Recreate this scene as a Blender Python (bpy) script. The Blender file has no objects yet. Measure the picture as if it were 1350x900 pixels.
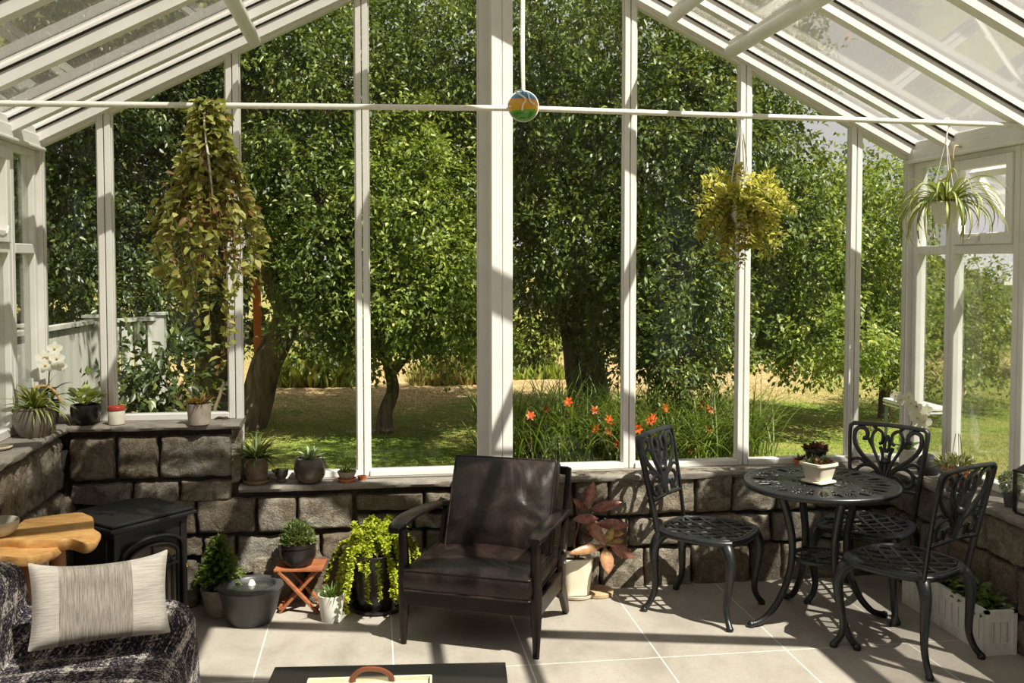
import bpy, math, random
import numpy as np
from mathutils import Vector, Matrix, noise
RN = random.Random(11)
NR = np.random.default_rng(11)
SC = bpy.context.scene
COL = SC.collection
PI = math.pi
# ------------------------------------------------------------------ camera model (1350 x 900 frame)
F = 1300.0; CX = 675.0; PT = math.radians(2.5); CY = 345 + F*math.tan(PT); EYE = 1.82
PSI = math.atan(183/F*math.cos(PT))
_fw = Vector((math.sin(PSI)*math.cos(PT), math.cos(PSI)*math.cos(PT), -math.sin(PT)))
_rt = Vector((math.cos(PSI), -math.sin(PSI), 0)); _up = _rt.cross(_fw)
def _ray(px, py): return _fw + _rt*((px-CX)/F) - _up*((py-CY)/F)
def atZ(px, py, z=0.0):            # the point at height z seen at a pixel of the photograph
    d = _ray(px, py); return Vector((0, 0, EYE)) + d*((z-EYE)/d.z)
def atY(px, py, y):                # the point at depth y
    d = _ray(px, py); return Vector((0, 0, EYE)) + d*(y/d.y)
# ------------------------------------------------------------------ materials
def S(r, g, b):
    f = lambda c: (c/255/12.92) if c/255 <= .04045 else ((c/255+.055)/1.055)**2.4
    return (f(r), f(g), f(b), 1)
class NT:
    def __init__(s, name):
        s.m = bpy.data.materials.new(name); s.m.use_nodes = True
        s.t = s.m.node_tree; s.t.nodes.clear()
        s.out = s.n('ShaderNodeOutputMaterial')
    def n(s, typ, **kw):
        nd = s.t.nodes.new(typ)
        for k, v in kw.items(): setattr(nd, k, v)
        return nd
    def l(s, a, b): s.t.links.new(a, b)
    def v(s, sock, val):
        if hasattr(val, 'links') or isinstance(val, bpy.types.NodeSocket): s.l(val, sock)
        else: sock.default_value = val
    def coord(s, kind='Object'): return s.n('ShaderNodeTexCoord').outputs[kind]
    def math(s, op, a, b=0.0, c=0.0):
        nd = s.n('ShaderNodeMath', operation=op)
        s.v(nd.inputs[0], a); s.v(nd.inputs[1], b); s.v(nd.inputs[2], c)
        return nd.outputs[0]
    def noise(s, scale, detail=4, rough=.55, co=None, dist=0.0):
        nd = s.n('ShaderNodeTexNoise'); nd.inputs['Scale'].default_value = scale
        nd.inputs['Detail'].default_value = detail; nd.inputs['Roughness'].default_value = rough
        nd.inputs['Distortion'].default_value = dist
        s.l(co if co is not None else s.coord(), nd.inputs['Vector']); return nd.outputs['Fac']
    def ramp(s, fac, stops):
        nd = s.n('ShaderNodeValToRGB'); el = nd.color_ramp.elements
        while len(el) < len(stops): el.new(.5)
        for e, (p, c) in zip(el, stops): e.position = p; e.color = c
        s.v(nd.inputs[0], fac); return nd.outputs[0]
    def mix(s, fac, a, b, blend='MIX'):
        nd = s.n('ShaderNodeMix', data_type='RGBA', blend_type=blend)
        s.v(nd.inputs[0], fac); s.v(nd.inputs[6], a); s.v(nd.inputs[7], b); return nd.outputs[2]
    def bump(s, h, strength=.3, dist=.01):
        nd = s.n('ShaderNodeBump'); nd.inputs['Strength'].default_value = strength
        nd.inputs['Distance'].default_value = dist; s.l(h, nd.inputs['Height']); return nd.outputs[0]
    def map(s, scale=(1,1,1), rot=(0,0,0), loc=(0,0,0), kind='Object'):
        nd = s.n('ShaderNodeMapping'); nd.inputs['Scale'].default_value = scale
        nd.inputs['Rotation'].default_value = rot; nd.inputs['Location'].default_value = loc
        s.l(s.coord(kind), nd.inputs[0]); return nd.outputs[0]
    def pbsdf(s, color, rough=.5, metal=0.0, normal=None, spec=.5, trans=None):
        p = s.n('ShaderNodeBsdfPrincipled')
        s.v(p.inputs['Base Color'], color); s.v(p.inputs['Roughness'], rough)
        p.inputs['Metallic'].default_value = metal; p.inputs['Specular IOR Level'].default_value = spec
        if normal is not None: s.l(normal, p.inputs['Normal'])
        return p.outputs[0]
    def done(s, sh): s.l(sh, s.out.inputs[0]); return s.m
def mat(name, c1, c2=None, scale=20, rough=.5, metal=0.0, bump=0.0, bscale=None, spec=.5, stretch=(1,1,1), detail=4, bdist=.004, lo=.35, hi=.65):
    t = NT(name); c2 = c2 or tuple(min(1, x*1.25) for x in c1[:3])+(1,)
    co = t.map(stretch)
    nf = t.noise(scale, detail, co=co)
    color = t.ramp(nf, [(lo, c1), (hi, c2)])
    nrm = t.bump(t.noise(bscale or scale*2, 5, co=co), bump, bdist) if bump else None
    return t.done(t.pbsdf(color, rough, metal, nrm, spec))
def leafmat(name, stops, transl=.3, rough=.45, spec=.4, tcol=None):
    t = NT(name)
    at = t.n('ShaderNodeAttribute', attribute_name='v').outputs['Fac']
    color = t.ramp(at, stops)
    p = t.pbsdf(color, rough, 0, None, spec)
    tr = t.n('ShaderNodeBsdfTranslucent'); t.l(t.mix(.5, color, tcol or S(190, 205, 70), 'MIX'), tr.inputs[0])
    mx = t.n('ShaderNodeMixShader'); mx.inputs[0].default_value = transl
    t.l(p, mx.inputs[1]); t.l(tr.outputs[0], mx.inputs[2]); return t.done(mx.outputs[0])
def glassmat(name, refl=.6, dust=0.0, tint=(.97, .985, .97, 1), dustc=S(215, 208, 200)):
    t = NT(name)
    tr = t.n('ShaderNodeBsdfTransparent'); tr.inputs[0].default_value = tint
    gl = t.n('ShaderNodeBsdfGlossy'); gl.inputs['Roughness'].default_value = .02
    fr = t.n('ShaderNodeFresnel'); fr.inputs[0].default_value = 1.35
    mx = t.n('ShaderNodeMixShader'); t.l(t.math('MULTIPLY', fr.outputs[0], refl), mx.inputs[0])
    t.l(tr.outputs[0], mx.inputs[1]); t.l(gl.outputs[0], mx.inputs[2]); o = mx.outputs[0]
    if dust:
        df = t.n('ShaderNodeBsdfDiffuse'); df.inputs[0].default_value = dustc
        tl = t.n('ShaderNodeBsdfTranslucent'); tl.inputs[0].default_value = dustc
        ad = t.n('ShaderNodeMixShader'); ad.inputs[0].default_value = .5
        t.l(df.outputs[0], ad.inputs[1]); t.l(tl.outputs[0], ad.inputs[2])
        m2 = t.n('ShaderNodeMixShader')
        t.l(t.math('MULTIPLY', t.noise(1.3, 5, .6), dust*2), m2.inputs[0])
        t.l(o, m2.inputs[1]); t.l(ad.outputs[0], m2.inputs[2]); o = m2.outputs[0]
    return t.done(o)
# ------------------------------------------------------------------ mesh builder
def catmull(pts, n=6, closed=False):
    P = [Vector(p) for p in pts]; out = []; m = len(P)
    rng = range(m if closed else m-1)
    for i in rng:
        g = (lambda k: P[k % m]) if closed else (lambda k: P[max(0, min(m-1, k))])
        p0, p1, p2, p3 = g(i-1), g(i), g(i+1), g(i+2)
        for j in range(n):
            t = j/n
            out.append(.5*((2*p1)+(p2-p0)*t+(2*p0-5*p1+4*p2-p3)*t*t+(3*p1-p0-3*p2+p3)*t**3))
    if not closed: out.append(P[-1])
    return out
def lerp_list(r, n):
    m = len(r)
    return [r[min(m-1, int(k))]*(1-(k-int(k)))+r[min(m-1, int(k)+1)]*(k-int(k)) for k in [i*(m-1)/max(1, n-1) for i in range(n)]]
class MB:
    def __init__(s): s.v = []; s.f = []; s.a = []; s.cur = .5
    def pt(s, p, a=None): s.v.append(tuple(p)); s.a.append(s.cur if a is None else a); return len(s.v)-1
    def box(s, c, d, M=None):
        b = len(s.v)
        for z in (-.5, .5):
            for x, y in ((-.5, -.5), (.5, -.5), (.5, .5), (-.5, .5)):
                q = Vector((x*d[0], y*d[1], z*d[2]))
                s.pt((M @ q if M is not None else q)+Vector(c))
        s.f += [tuple(b+i for i in q) for q in ((3,2,1,0), (4,5,6,7), (0,1,5,4), (1,2,6,5), (2,3,7,6), (3,0,4,7))]
        return s
    def bx(s, x0, x1, y0, y1, z0, z1): return s.box(((x0+x1)/2, (y0+y1)/2, (z0+z1)/2), (x1-x0, y1-y0, z1-z0))
    def bar(s, p0, p1, w, h, up=(0,0,1)):
        p0, p1 = Vector(p0), Vector(p1); d = p1-p0; z = d.normalized(); u = Vector(up)
        x = u.cross(z)
        if x.length < 1e-4: x = Vector((1,0,0)).cross(z)
        x.normalize(); y = z.cross(x); M = Matrix((x, y, z)).transposed()
        return s.box((p0+p1)/2, (w, h, d.length), M)
    def prism(s, poly, ax, t0, t1):       # poly: 2D list; ax: axis of extrusion ('x','y','z')
        b = len(s.v); n = len(poly)
        for t in (t0, t1):
            for p, q in poly:
                s.pt({'x': (t, p, q), 'y': (p, t, q), 'z': (p, q, t)}[ax])
        s.f.append(tuple(range(b, b+n))[::-1]); s.f.append(tuple(range(b+n, b+2*n)))
        for i in range(n): j = (i+1) % n; s.f.append((b+i, b+j, b+n+j, b+n+i))
        return s
    def tube(s, pts, r, n=8, closed=False, flat=None, up=(0,0,1)):
        P = [Vector(p) for p in pts]; m = len(P)
        rr = [r]*m if not isinstance(r, (list, tuple)) else lerp_list(list(r), m)
        b = len(s.v); prev = None
        for i in range(m):
            if closed: d = P[(i+1) % m]-P[i-1]
            else: d = P[min(m-1, i+1)]-P[max(0, i-1)]
            d = d.normalized() if d.length > 1e-9 else Vector((0,0,1))
            if prev is None:
                u = Vector(up); x = u.cross(d)
                if x.length < .05: x = Vector((1,0,0)).cross(d)
            else:
                x = prev-d*prev.dot(d)
            x.normalize(); prev = x; y = d.cross(x)
            fx, fy = flat or (1, 1)
            for k in range(n):
                a = 2*PI*k/n; s.pt(P[i]+x*(math.cos(a)*rr[i]*fx)+y*(math.sin(a)*rr[i]*fy))
        for i in range(m if closed else m-1):
            o, q = b+i*n, b+((i+1) % m)*n
            for k in range(n): k2 = (k+1) % n; s.f.append((o+k, o+k2, q+k2, q+k))
        if not closed:
            s.f.append(tuple(range(b, b+n))[::-1]); s.f.append(tuple(range(b+(m-1)*n, b+m*n)))
        return s
    def lathe(s, prof, n=40, c=(0,0,0), sq=None, off=None):
        b = len(s.v); m = len(prof)
        for i, (r, z) in enumerate(prof):
            ox, oy = (off[i] if off else (0, 0))
            for k in range(n):
                a = 2*PI*k/n; q = 1.0
                if sq: q = 1/((abs(math.cos(a))**sq+abs(math.sin(a))**sq)**(1/sq))
                s.pt((c[0]+ox+r*q*math.cos(a), c[1]+oy+r*q*math.sin(a), c[2]+z))
        for i in range(m-1):
            for k in range(n):
                k2 = (k+1) % n; s.f.append((b+i*n+k, b+i*n+k2, b+(i+1)*n+k2, b+(i+1)*n+k))
        if prof[0][0] > 1e-5: s.f.append(tuple(range(b, b+n))[::-1])
        if prof[-1][0] > 1e-5: s.f.append(tuple(range(b+(m-1)*n, b+m*n)))
        return s
    def blade(s, base, az, L, w, el0, el1, n=7, edge=.25, mid=.9, fold=.25, tw=0.0):
        """strap leaf: leaves at elevation el0 and bends to el1 at the tip"""
        p = Vector(base); b = len(s.v)
        for i in range(n+1):
            t = i/n; el = el0+(el1-el0)*t**1.2; a = az+tw*t
            d = Vector((math.cos(a)*math.cos(el), math.sin(a)*math.cos(el), math.sin(el)))
            sd = Vector((-math.sin(a), math.cos(a), 0)); nm = sd.cross(d)*-1
            ww = w*.5*min(1, .55+2.2*t)*max(.03, (1-t**2.6))
            s.pt(p+sd*ww+nm*ww*fold, edge); s.pt(p, mid); s.pt(p-sd*ww+nm*ww*fold, edge)
            p = p+d*(L/n)
        for i in range(n):
            o = b+i*3; s.f += [(o, o+1, o+4, o+3), (o+1, o+2, o+5, o+4)]
        return s
    def leaf(s, base, d, up, L, W, a=None, fold=.2, droop=.0, shape=((.0,.08), (.25,.75), (.5,1), (.75,.7), (1,.0))):
        d = Vector(d).normalized(); sd = d.cross(Vector(up))
        if sd.length < 1e-3: sd = d.cross(Vector((1,0,.1)))
        sd.normalize(); nm = sd.cross(d); b = len(s.v); a = s.cur if a is None else a
        for t, w in shape:
            c = Vector(base)+d*(L*t)-nm*(droop*L*t*t)
            s.pt(c+sd*W*.5*w+nm*fold*W*.5*w, a*.9); s.pt(c, min(1, a*1.1)); s.pt(c-sd*W*.5*w+nm*fold*W*.5*w, a*.9)
        for i in range(len(shape)-1):
            o = b+i*3; s.f += [(o, o+3, o+4, o+1), (o+1, o+4, o+5, o+2)]
        return s
    def build(s, name, m, parent=None, smooth=40, mods=(), loc=None):
        me = bpy.data.meshes.new(name); me.from_pydata(s.v, [], s.f); me.update()
        at = me.attributes.new('v', 'FLOAT', 'POINT'); at.data.foreach_set('value', np.array(s.a, dtype=np.float32))
        me.materials.append(m)
        if smooth:
            me.polygons.foreach_set('use_smooth', [True]*len(me.polygons)); me.set_sharp_from_angle(angle=math.radians(smooth))
        o = bpy.data.objects.new(name, me); COL.objects.link(o)
        if parent is not None: o.parent = parent
        if loc is not None: o.location = loc
        for md in mods:
            if md[0] == 'bevel':
                x = o.modifiers.new('bevel', 'BEVEL'); x.width = md[1]; x.segments = md[2] if len(md) > 2 else 2; x.limit_method = 'ANGLE'
            elif md[0] == 'solid':
                x = o.modifiers.new('solid', 'SOLIDIFY'); x.thickness = md[1]; x.offset = 0
            elif md[0] == 'sub':
                x = o.modifiers.new('sub', 'SUBSURF'); x.levels = x.render_levels = md[1]
        return o
LEAF4 = (np.array([[0,0,0], [.45,.5,.12], [1,0,-.06], [.45,-.5,.12]]), [(0,1,2), (0,2,3)])
LEAF8 = (np.array([[0,0,0], [.3,.42,.12], [.68,.38,.08], [1,0,-.12], [.68,-.38,.08], [.3,-.42,.12], [.34,0,0], [.7,0,-.02]]),
         [(0,6,1), (0,5,6), (1,6,7,2), (6,5,4,7), (2,7,3), (7,4,3)])
def unit(a): return a/np.maximum(np.linalg.norm(a, axis=1, keepdims=True), 1e-9)
def leaf_arrays(name, C, D, L, W, attr, m, parent=None, tmpl=LEAF4, roll=1.0):
    """one mesh of many leaves: C centres of the leaf bases, D directions"""
    N = len(C); D = unit(D); T, Fc = tmpl
    up = np.tile([0, 0, 1.0], (N, 1))+NR.normal(0, .55*roll, (N, 3))
    Sd = unit(np.cross(D, up)); Nm = np.cross(Sd, D)
    L = np.broadcast_to(np.asarray(L, float), (N,))[:, None, None]; W = np.broadcast_to(np.asarray(W, float), (N,))[:, None, None]
    V = C[:, None, :]+D[:, None, :]*T[None, :, 0:1]*L+Sd[:, None, :]*T[None, :, 1:2]*W+Nm[:, None, :]*T[None, :, 2:3]*L
    k = len(T); V = V.reshape(-1, 3)
    me = bpy.data.meshes.new(name); me.vertices.add(len(V)); me.vertices.foreach_set('co', V.astype(np.float32).ravel())
    loops = np.concatenate([np.array(f) for f in Fc]); lens = np.array([len(f) for f in Fc])
    LV = (np.arange(N)[:, None]*k+loops[None, :]).ravel(); tot = np.tile(lens, N); st = np.concatenate([[0], np.cumsum(tot)[:-1]])
    me.loops.add(len(LV)); me.loops.foreach_set('vertex_index', LV.astype(np.int32))
    me.polygons.add(len(tot)); me.polygons.foreach_set('loop_start', st.astype(np.int32))
    try: me.polygons.foreach_set('loop_total', tot.astype(np.int32))
    except Exception: pass
    me.update(calc_edges=True); me.validate()
    at = me.attributes.new('v', 'FLOAT', 'POINT'); at.data.foreach_set('value', np.repeat(attr, k).astype(np.float32))
    me.materials.append(m)
    if tmpl is LEAF8: me.polygons.foreach_set('use_smooth', [True]*len(me.polygons))
    o = bpy.data.objects.new(name, me); COL.objects.link(o)
    if parent is not None: o.parent = parent
    return o
def thing(name, label, cat, loc=(0,0,0), rz=0.0, group=None, kind=None):
    o = bpy.data.objects.new(name, None); COL.objects.link(o); o.location = loc; o.rotation_euler = (0, 0, rz)
    o.empty_display_size = .1
    return tag(o, label, cat, group, kind)
def tag(o, label=None, cat=None, group=None, kind=None):
    if label: o['label'] = label
    if cat: o['category'] = cat
    if group: o['group'] = group
    if kind: o['kind'] = kind
    return o
def struct(o, label=None, cat=None): o['kind'] = 'structure'; return tag(o, label, cat)
# ------------------------------------------------------------------ shared materials
M = {}
M['white'] = mat('painted_frame', S(224, 220, 216), S(232, 229, 225), 6, .42, bump=.03)
M['white_side'] = mat('side_frame', S(222, 220, 215), S(231, 229, 225), 6, .45, bump=.03)
M['gasket'] = mat('rubber_gasket', S(34, 26, 24), None, 30, .7)
M['glass'] = glassmat('window_glass', .5)
M['roof_glass'] = glassmat('dusty_roof_glass', .5, .07, dustc=S(225, 215, 205))
M['side_glass'] = glassmat('hazy_side_glass', .5, .02)
def stone_mat():
    t = NT('field_stone')
    a = t.n('ShaderNodeAttribute', attribute_name='v').outputs['Fac']
    co = t.map((1, 1, 1))
    base = t.ramp(a, [(0, S(128, 117, 103)), (.35, S(158, 146, 127)), (.7, S(180, 169, 153)), (1, S(152, 148, 141))])
    n1 = t.noise(9, 8, .7, co, 1.2); n2 = t.noise(60, 6, .75, co); n3 = t.noise(160, 3, .6, co)
    c = t.mix(t.ramp(n1, [(.4, (0,0,0,1)), (.62, (1,1,1,1))]), base, S(116, 103, 87))
    c = t.mix(t.ramp(n2, [(.56, (0,0,0,1)), (.7, (.75,.75,.75,1))]), c, S(208, 196, 178))
    c = t.mix(t.ramp(n3, [(.3, (.8,.8,.8,1)), (.45, (0,0,0,1))]), c, S(62, 58, 54))
    h = t.math('ADD', t.math('MULTIPLY', n1, 1.3), t.math('ADD', n2, t.math('MULTIPLY', n3, .4)))
    return t.done(t.pbsdf(c, .88, 0, t.bump(h, 1.0, .02), .25))
M['stone'] = stone_mat()
M['mortar'] = mat('dark_mortar', S(50, 46, 42), S(66, 61, 56), 40, .95, bump=.5)
def slate_mat():
    t = NT('sill_slate'); co = t.map((1,1,1))
    n1 = t.noise(5, 6, .65, co, .6); n2 = t.noise(45, 6, .7, co)
    c = t.ramp(n1, [(.3, S(104, 98, 92)), (.55, S(134, 127, 119)), (.75, S(120, 108, 96))])
    c = t.mix(t.ramp(n2, [(.55, (0,0,0,1)), (.75, (.6,.6,.6,1))]), c, S(172, 164, 154))
    return t.done(t.pbsdf(c, .75, 0, t.bump(n2, .5, .006), .35))
M['slate'] = slate_mat()
M['iron'] = mat('cast_metal', S(24, 25, 27), S(33, 34, 36), 60, .36, .1, bump=.12, spec=.6)
M['stove'] = mat('stove_iron', S(26, 25, 26), S(34, 32, 33), 50, .5, .2, bump=.1)
M['black'] = mat('black_glaze', S(28, 24, 25), S(36, 31, 31), 10, .3)
M['soil'] = mat('potting_soil', S(44, 32, 24), S(66, 50, 38), 90, .95, bump=.8)
M['terracotta'] = mat('terracotta', S(176, 98, 58), S(198, 118, 76), 18, .8, bump=.1)
M['cream'] = mat('cream_glaze', S(222, 212, 190), S(232, 224, 206), 8, .3)
M['concrete'] = mat('concrete_pot', S(150, 138, 126), S(172, 160, 148), 25, .85, bump=.2)
M['grey_glaze'] = mat('grey_brown_glaze', S(96, 86, 78), S(126, 114, 104), 7, .38, bump=.05)
M['pewter'] = mat('pewter_glaze', S(78, 70, 66), S(104, 92, 84), 5, .25, .25)
M['white_pot'] = mat('white_ceramic', S(226, 222, 214), S(234, 231, 224), 8, .35)
M['cord'] = mat('white_cord', S(236, 233, 226), S(228, 222, 212), 60, .7, bump=.2)
M['orange_wood'] = mat('oiled_orange_wood', S(132, 76, 46), S(164, 102, 64), 14, .5, stretch=(1, 1, 6), bump=.1)
M['brass'] = mat('brass_knob', S(214, 170, 100), None, 20, .25, .9)
SKY, SUN, EXPO = 0.5, 7.0, 0.55
# ================================================================== ROOM
XL, XR, YG, YS = -1.77, 3.19, 5.50, 5.33           # glass left / right / gable, stone face of the back wall
ZU, ZS = .972, .636                                 # upper and lower sill tops
YN = -.6                                            # house end of the room
XRS, XLS = 2.97, -1.60                              # stone faces of the side walls
def floor_mat():
    t = NT('porcelain_tile'); co = t.coord()
    sp = t.n('ShaderNodeSeparateXYZ'); t.l(co, sp.inputs[0])
    def line(o, off, step, w):
        f = t.math('FRACT', t.math('ADD', t.math('DIVIDE', t.math('SUBTRACT', o, off), step), .5))
        d = t.math('MULTIPLY', t.math('ABSOLUTE', t.math('SUBTRACT', f, .5)), step)
        return t.math('LESS_THAN', d, w)
    g = t.math('MAXIMUM', line(sp.outputs[0], .08, .61, .003), line(sp.outputs[1], 4.33, 1.22, .003))
    n1 = t.noise(3.2, 6, .62, t.map((1, .6, 1)), .5); n2 = t.noise(40, 5, .65)
    c = t.ramp(n1, [(.3, S(142, 134, 125)), (.5, S(161, 153, 144)), (.72, S(173, 165, 156))])
    c = t.mix(t.ramp(n2, [(.5, (0,0,0,1)), (.72, (.35,.35,.35,1))]), c, S(138, 127, 114))
    c = t.mix(g, c, S(214, 208, 198))
    h = t.math('SUBTRACT', t.math('MULTIPLY', n2, .25), g)
    return t.done(t.pbsdf(c, .55, 0, t.bump(h, .25, .003), .35))
fl = MB().bx(XL-.25, XR+.25, YN, YG+.05, -.12, 0).build('floor', floor_mat(), smooth=0); struct(fl)

# ---- stone walls: one mesh per wall, blocks laid by hand
def stone(mb, O, U, N, u0, u1, z0, z1, seed, depth=.035):
    """rounded quarry-faced block on plane O + u*U + z*Z, bulging along N"""
    rn = random.Random(seed); nx = max(8, int((u1-u0)/.013)); nz = max(7, int((z1-z0)/.013)); b = len(mb.v)
    a = rn.random(); tilt = rn.uniform(-.008, .008); off = Vector((rn.uniform(0, 50), rn.uniform(0, 50), rn.uniform(0, 50)))
    for j in range(nz+1):
        for i in range(nx+1):
            p, q = 2*i/nx-1, 2*j/nz-1
            p2 = math.copysign(1-(1-abs(p))**1.35, p); q2 = math.copysign(1-(1-abs(q))**1.35, q)
            uu = (u0+u1)/2+p2*(u1-u0)/2; zz = (z0+z1)/2+q2*(z1-z0)/2
            e = max(0, 1-abs(p2)**22)**.6*max(0, 1-abs(q2)**18)**.6
            s = Vector((uu*4, zz*4, 0))+off
            w = noise.noise(s*1.1)*.012; uu2 = uu+noise.noise(s*3+Vector((9, 0, 0)))*.009*(abs(p2) > .8); zz2 = zz+noise.noise(s*3+Vector((0, 9, 0)))*.009*(abs(q2) > .8)
            d = -.035+(depth+.035)*e+(w*1.3+noise.noise(s*5)*.011+abs(noise.noise(s*9))*.008+noise.noise(s*19)*.004+tilt*p2)*e
            mb.pt(Vector(O)+Vector(U)*uu2+Vector((0, 0, zz2))+Vector(N)*d, a)
    for j in range(nz):
        for i in range(nx):
            o = b+j*(nx+1)+i; mb.f.append((o, o+1, o+nx+2, o+nx+1))
def Zpx(y): return max(0, atY(560, y, YS).z)
def Xpx(x, y): return atY(x, y, YS).x
mb = MB()
rows_px = [  # y_top, y_bottom, block edges in the photograph
    (566, 622, [90, 152, 209, 306]), (624, 652, [90, 174, 236, 306]),
    (648, 694, [150, 200, 258, 338, 391, 466]), (649, 694, [466, 472]),
    (648, 672, [469, 560, 640]), (675, 697, [469, 545, 640]),
    (696, 722, [205, 268, 311]), (697, 748, [311, 384, 423, 470, 560, 640]), (722, 775, [205, 262, 330, 402, 470, 540, 640]),
    (748, 800, [330, 402]), (775, 802, [402, 470, 560, 640]), (776, 808, [205, 262, 330]), (800, 808, [330, 402]),
    (630, 690, [640, 700, 757, 803, 858, 917, 966, 1024, 1078, 1130, 1190]), (692, 732, [640, 712, 760, 830, 912, 1018, 1085, 1150, 1200]),
    (733, 771, [640, 720, 792, 850, 912, 990, 1030, 1100, 1180])]
k = 0
for (yt, yb, xs) in rows_px:
    for x0, x1 in zip(xs, xs[1:]):
        ym = (yt+yb)/2; k += 1
        if x1-x0 < 8: continue
        za, zb = (Zpx(yb)+.003 if yb < 770 else -.03), Zpx(yt)-.003
        if zb-za < .03: continue
        # each stone is a little out of line with its neighbours
        stone(mb, (0, YS+.02, 0), (1, 0, 0), (0, -1, 0), Xpx(x0, ym)+.004, Xpx(x1, ym)-.004, za, zb, 100+k)
for (za, zb, xs) in [(.44, .60, [XLS-.1, XLS+.06]), (.04, .5, [XLS-.1, -1.35, -1.1])]:
    for x0, x1 in zip(xs, xs[1:]): stone(mb, (0, YS+.02, 0), (1, 0, 0), (0, -1, 0), x0+.004, x1-.004, za, zb, int(x0*99)+77)
wb = mb.build('wall_back', M['stone'], smooth=60); struct(wb)
core = MB().bx(XL-.12, -.712, YS+.035, YG+.1, -.1, ZU-.034); core.bx(-.712, XR+.12, YS+.035, YG+.1, -.1, ZS-.036)
core.build('mortar', M['mortar'], wb, smooth=0)
# the end block where the wall steps down
mb = MB(); stone(mb, (-.715, 0, 0), (0, 1, 0), (1, 0, 0), YS+.02, YG-.04, ZS+.005, ZU-.036, 5, .015); mb.build('end_stone', M['stone'], wb, smooth=60)
def side_wall(name, xs, N, ztop, ylo, seed, rows):
    mb = MB(); rn = random.Random(seed)
    for za, zb in rows:
        y = ylo
        while y < YS-.06:
            w = rn.uniform(.13, .24) if N > 0 else rn.uniform(.17, .34); y1 = min(YS+.0, y+w)
            if YS-y1 < .1: y1 = YS
            stone(mb, (xs-N*.02, 0, 0), (0, 1, 0), (N, 0, 0), y+.004, y1-.004, za+.003, zb-.003, rn.randrange(9999)); y = y1
    o = mb.build(name, M['stone'], smooth=60); struct(o)
    x0, x1 = sorted((xs-N*.035, xs-N*.42)); MB().bx(x0, x1, YN, YS+.04, -.1, ztop-.035).build('mortar', M['mortar'], o, smooth=0); return o
side_wall('wall_left', XLS, 1, ZU, 2.2, 31, [(0, .2), (.2, .42), (.42, .64), (.64, .925)])
side_wall('wall_right', XRS, -1, ZS, 1.6, 44, [(0, .17), (.17, .4), (.4, .602)])
# ---- sill slabs with a rough split front edge
def sill(name, path, back, z, th, seed):
    """path: list of front-edge points, back: matching back-edge points"""
    mb = MB(); n = 0; F_, B_ = [], []
    for (p, q, bp, bq) in zip(path, path[1:], back, back[1:]):
        L = (Vector(q)-Vector(p)).length; m = max(2, int(L/.02))
        for i in range(m): t = i/m; F_.append(Vector(p).lerp(Vector(q), t)); B_.append(Vector(bp).lerp(Vector(bq), t))
    F_.append(Vector(path[-1])); B_.append(Vector(back[-1]))
    for f, bk in zip(F_, B_):
        o = (f-bk).normalized(); s = Vector((f.x*6+seed, f.y*6, 0))
        e1 = noise.noise(s*2)*.006+noise.noise(s*.5)*.008; e2 = noise.noise(s*2+Vector((7,7,7)))*.006+noise.noise(s*.5)*.008
        for q, zz in ((bk, -th), (f+o*(e2-.006), -th+noise.noise(s)*.004), (f+o*(e1+.002), -th*.5), (f+o*(e2-.002), -.004), (f+o*(e1-.012), 0), (bk, 0)):
            mb.pt((q.x, q.y, z+zz))
    m = len(F_)
    for i in range(m-1):
        for j in range(6): a, b2 = i*6+j, i*6+(j+1) % 6; mb.f.append((a, b2, b2+6, a+6))
    mb.f.append(tuple(range(6))); mb.f.append(tuple(range((m-1)*6, m*6))[::-1])
    o = mb.build(name, M['slate'], smooth=50); struct(o); return o
SF = 5.302
sill('trim_1', [(XLS+.04, SF), (-.30-.4, SF)], [(XLS+.04, YG+.06), (-.70, YG+.06)], ZU, .03, 3)
sill('trim_2', [(-.71, SF), (.35, SF), (1.2, SF-.005), (XRS-.03, SF)], [(-.71, YG+.06), (.35, YG+.06), (1.2, YG+.06), (XRS-.03, YG+.06)], ZS, .034, 9)
sill('trim_3', [(XLS+.04, 2.2), (XLS+.04, YG+.06)], [(XL-.12, 2.2), (XL-.12, YG+.06)], ZU, .032, 17)
sill('trim_4', [(XRS-.04, YG+.06), (XRS-.04, 1.6)], [(XR+.12, YG+.06), (XR+.12, 1.6)], ZS, .034, 23)

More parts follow.
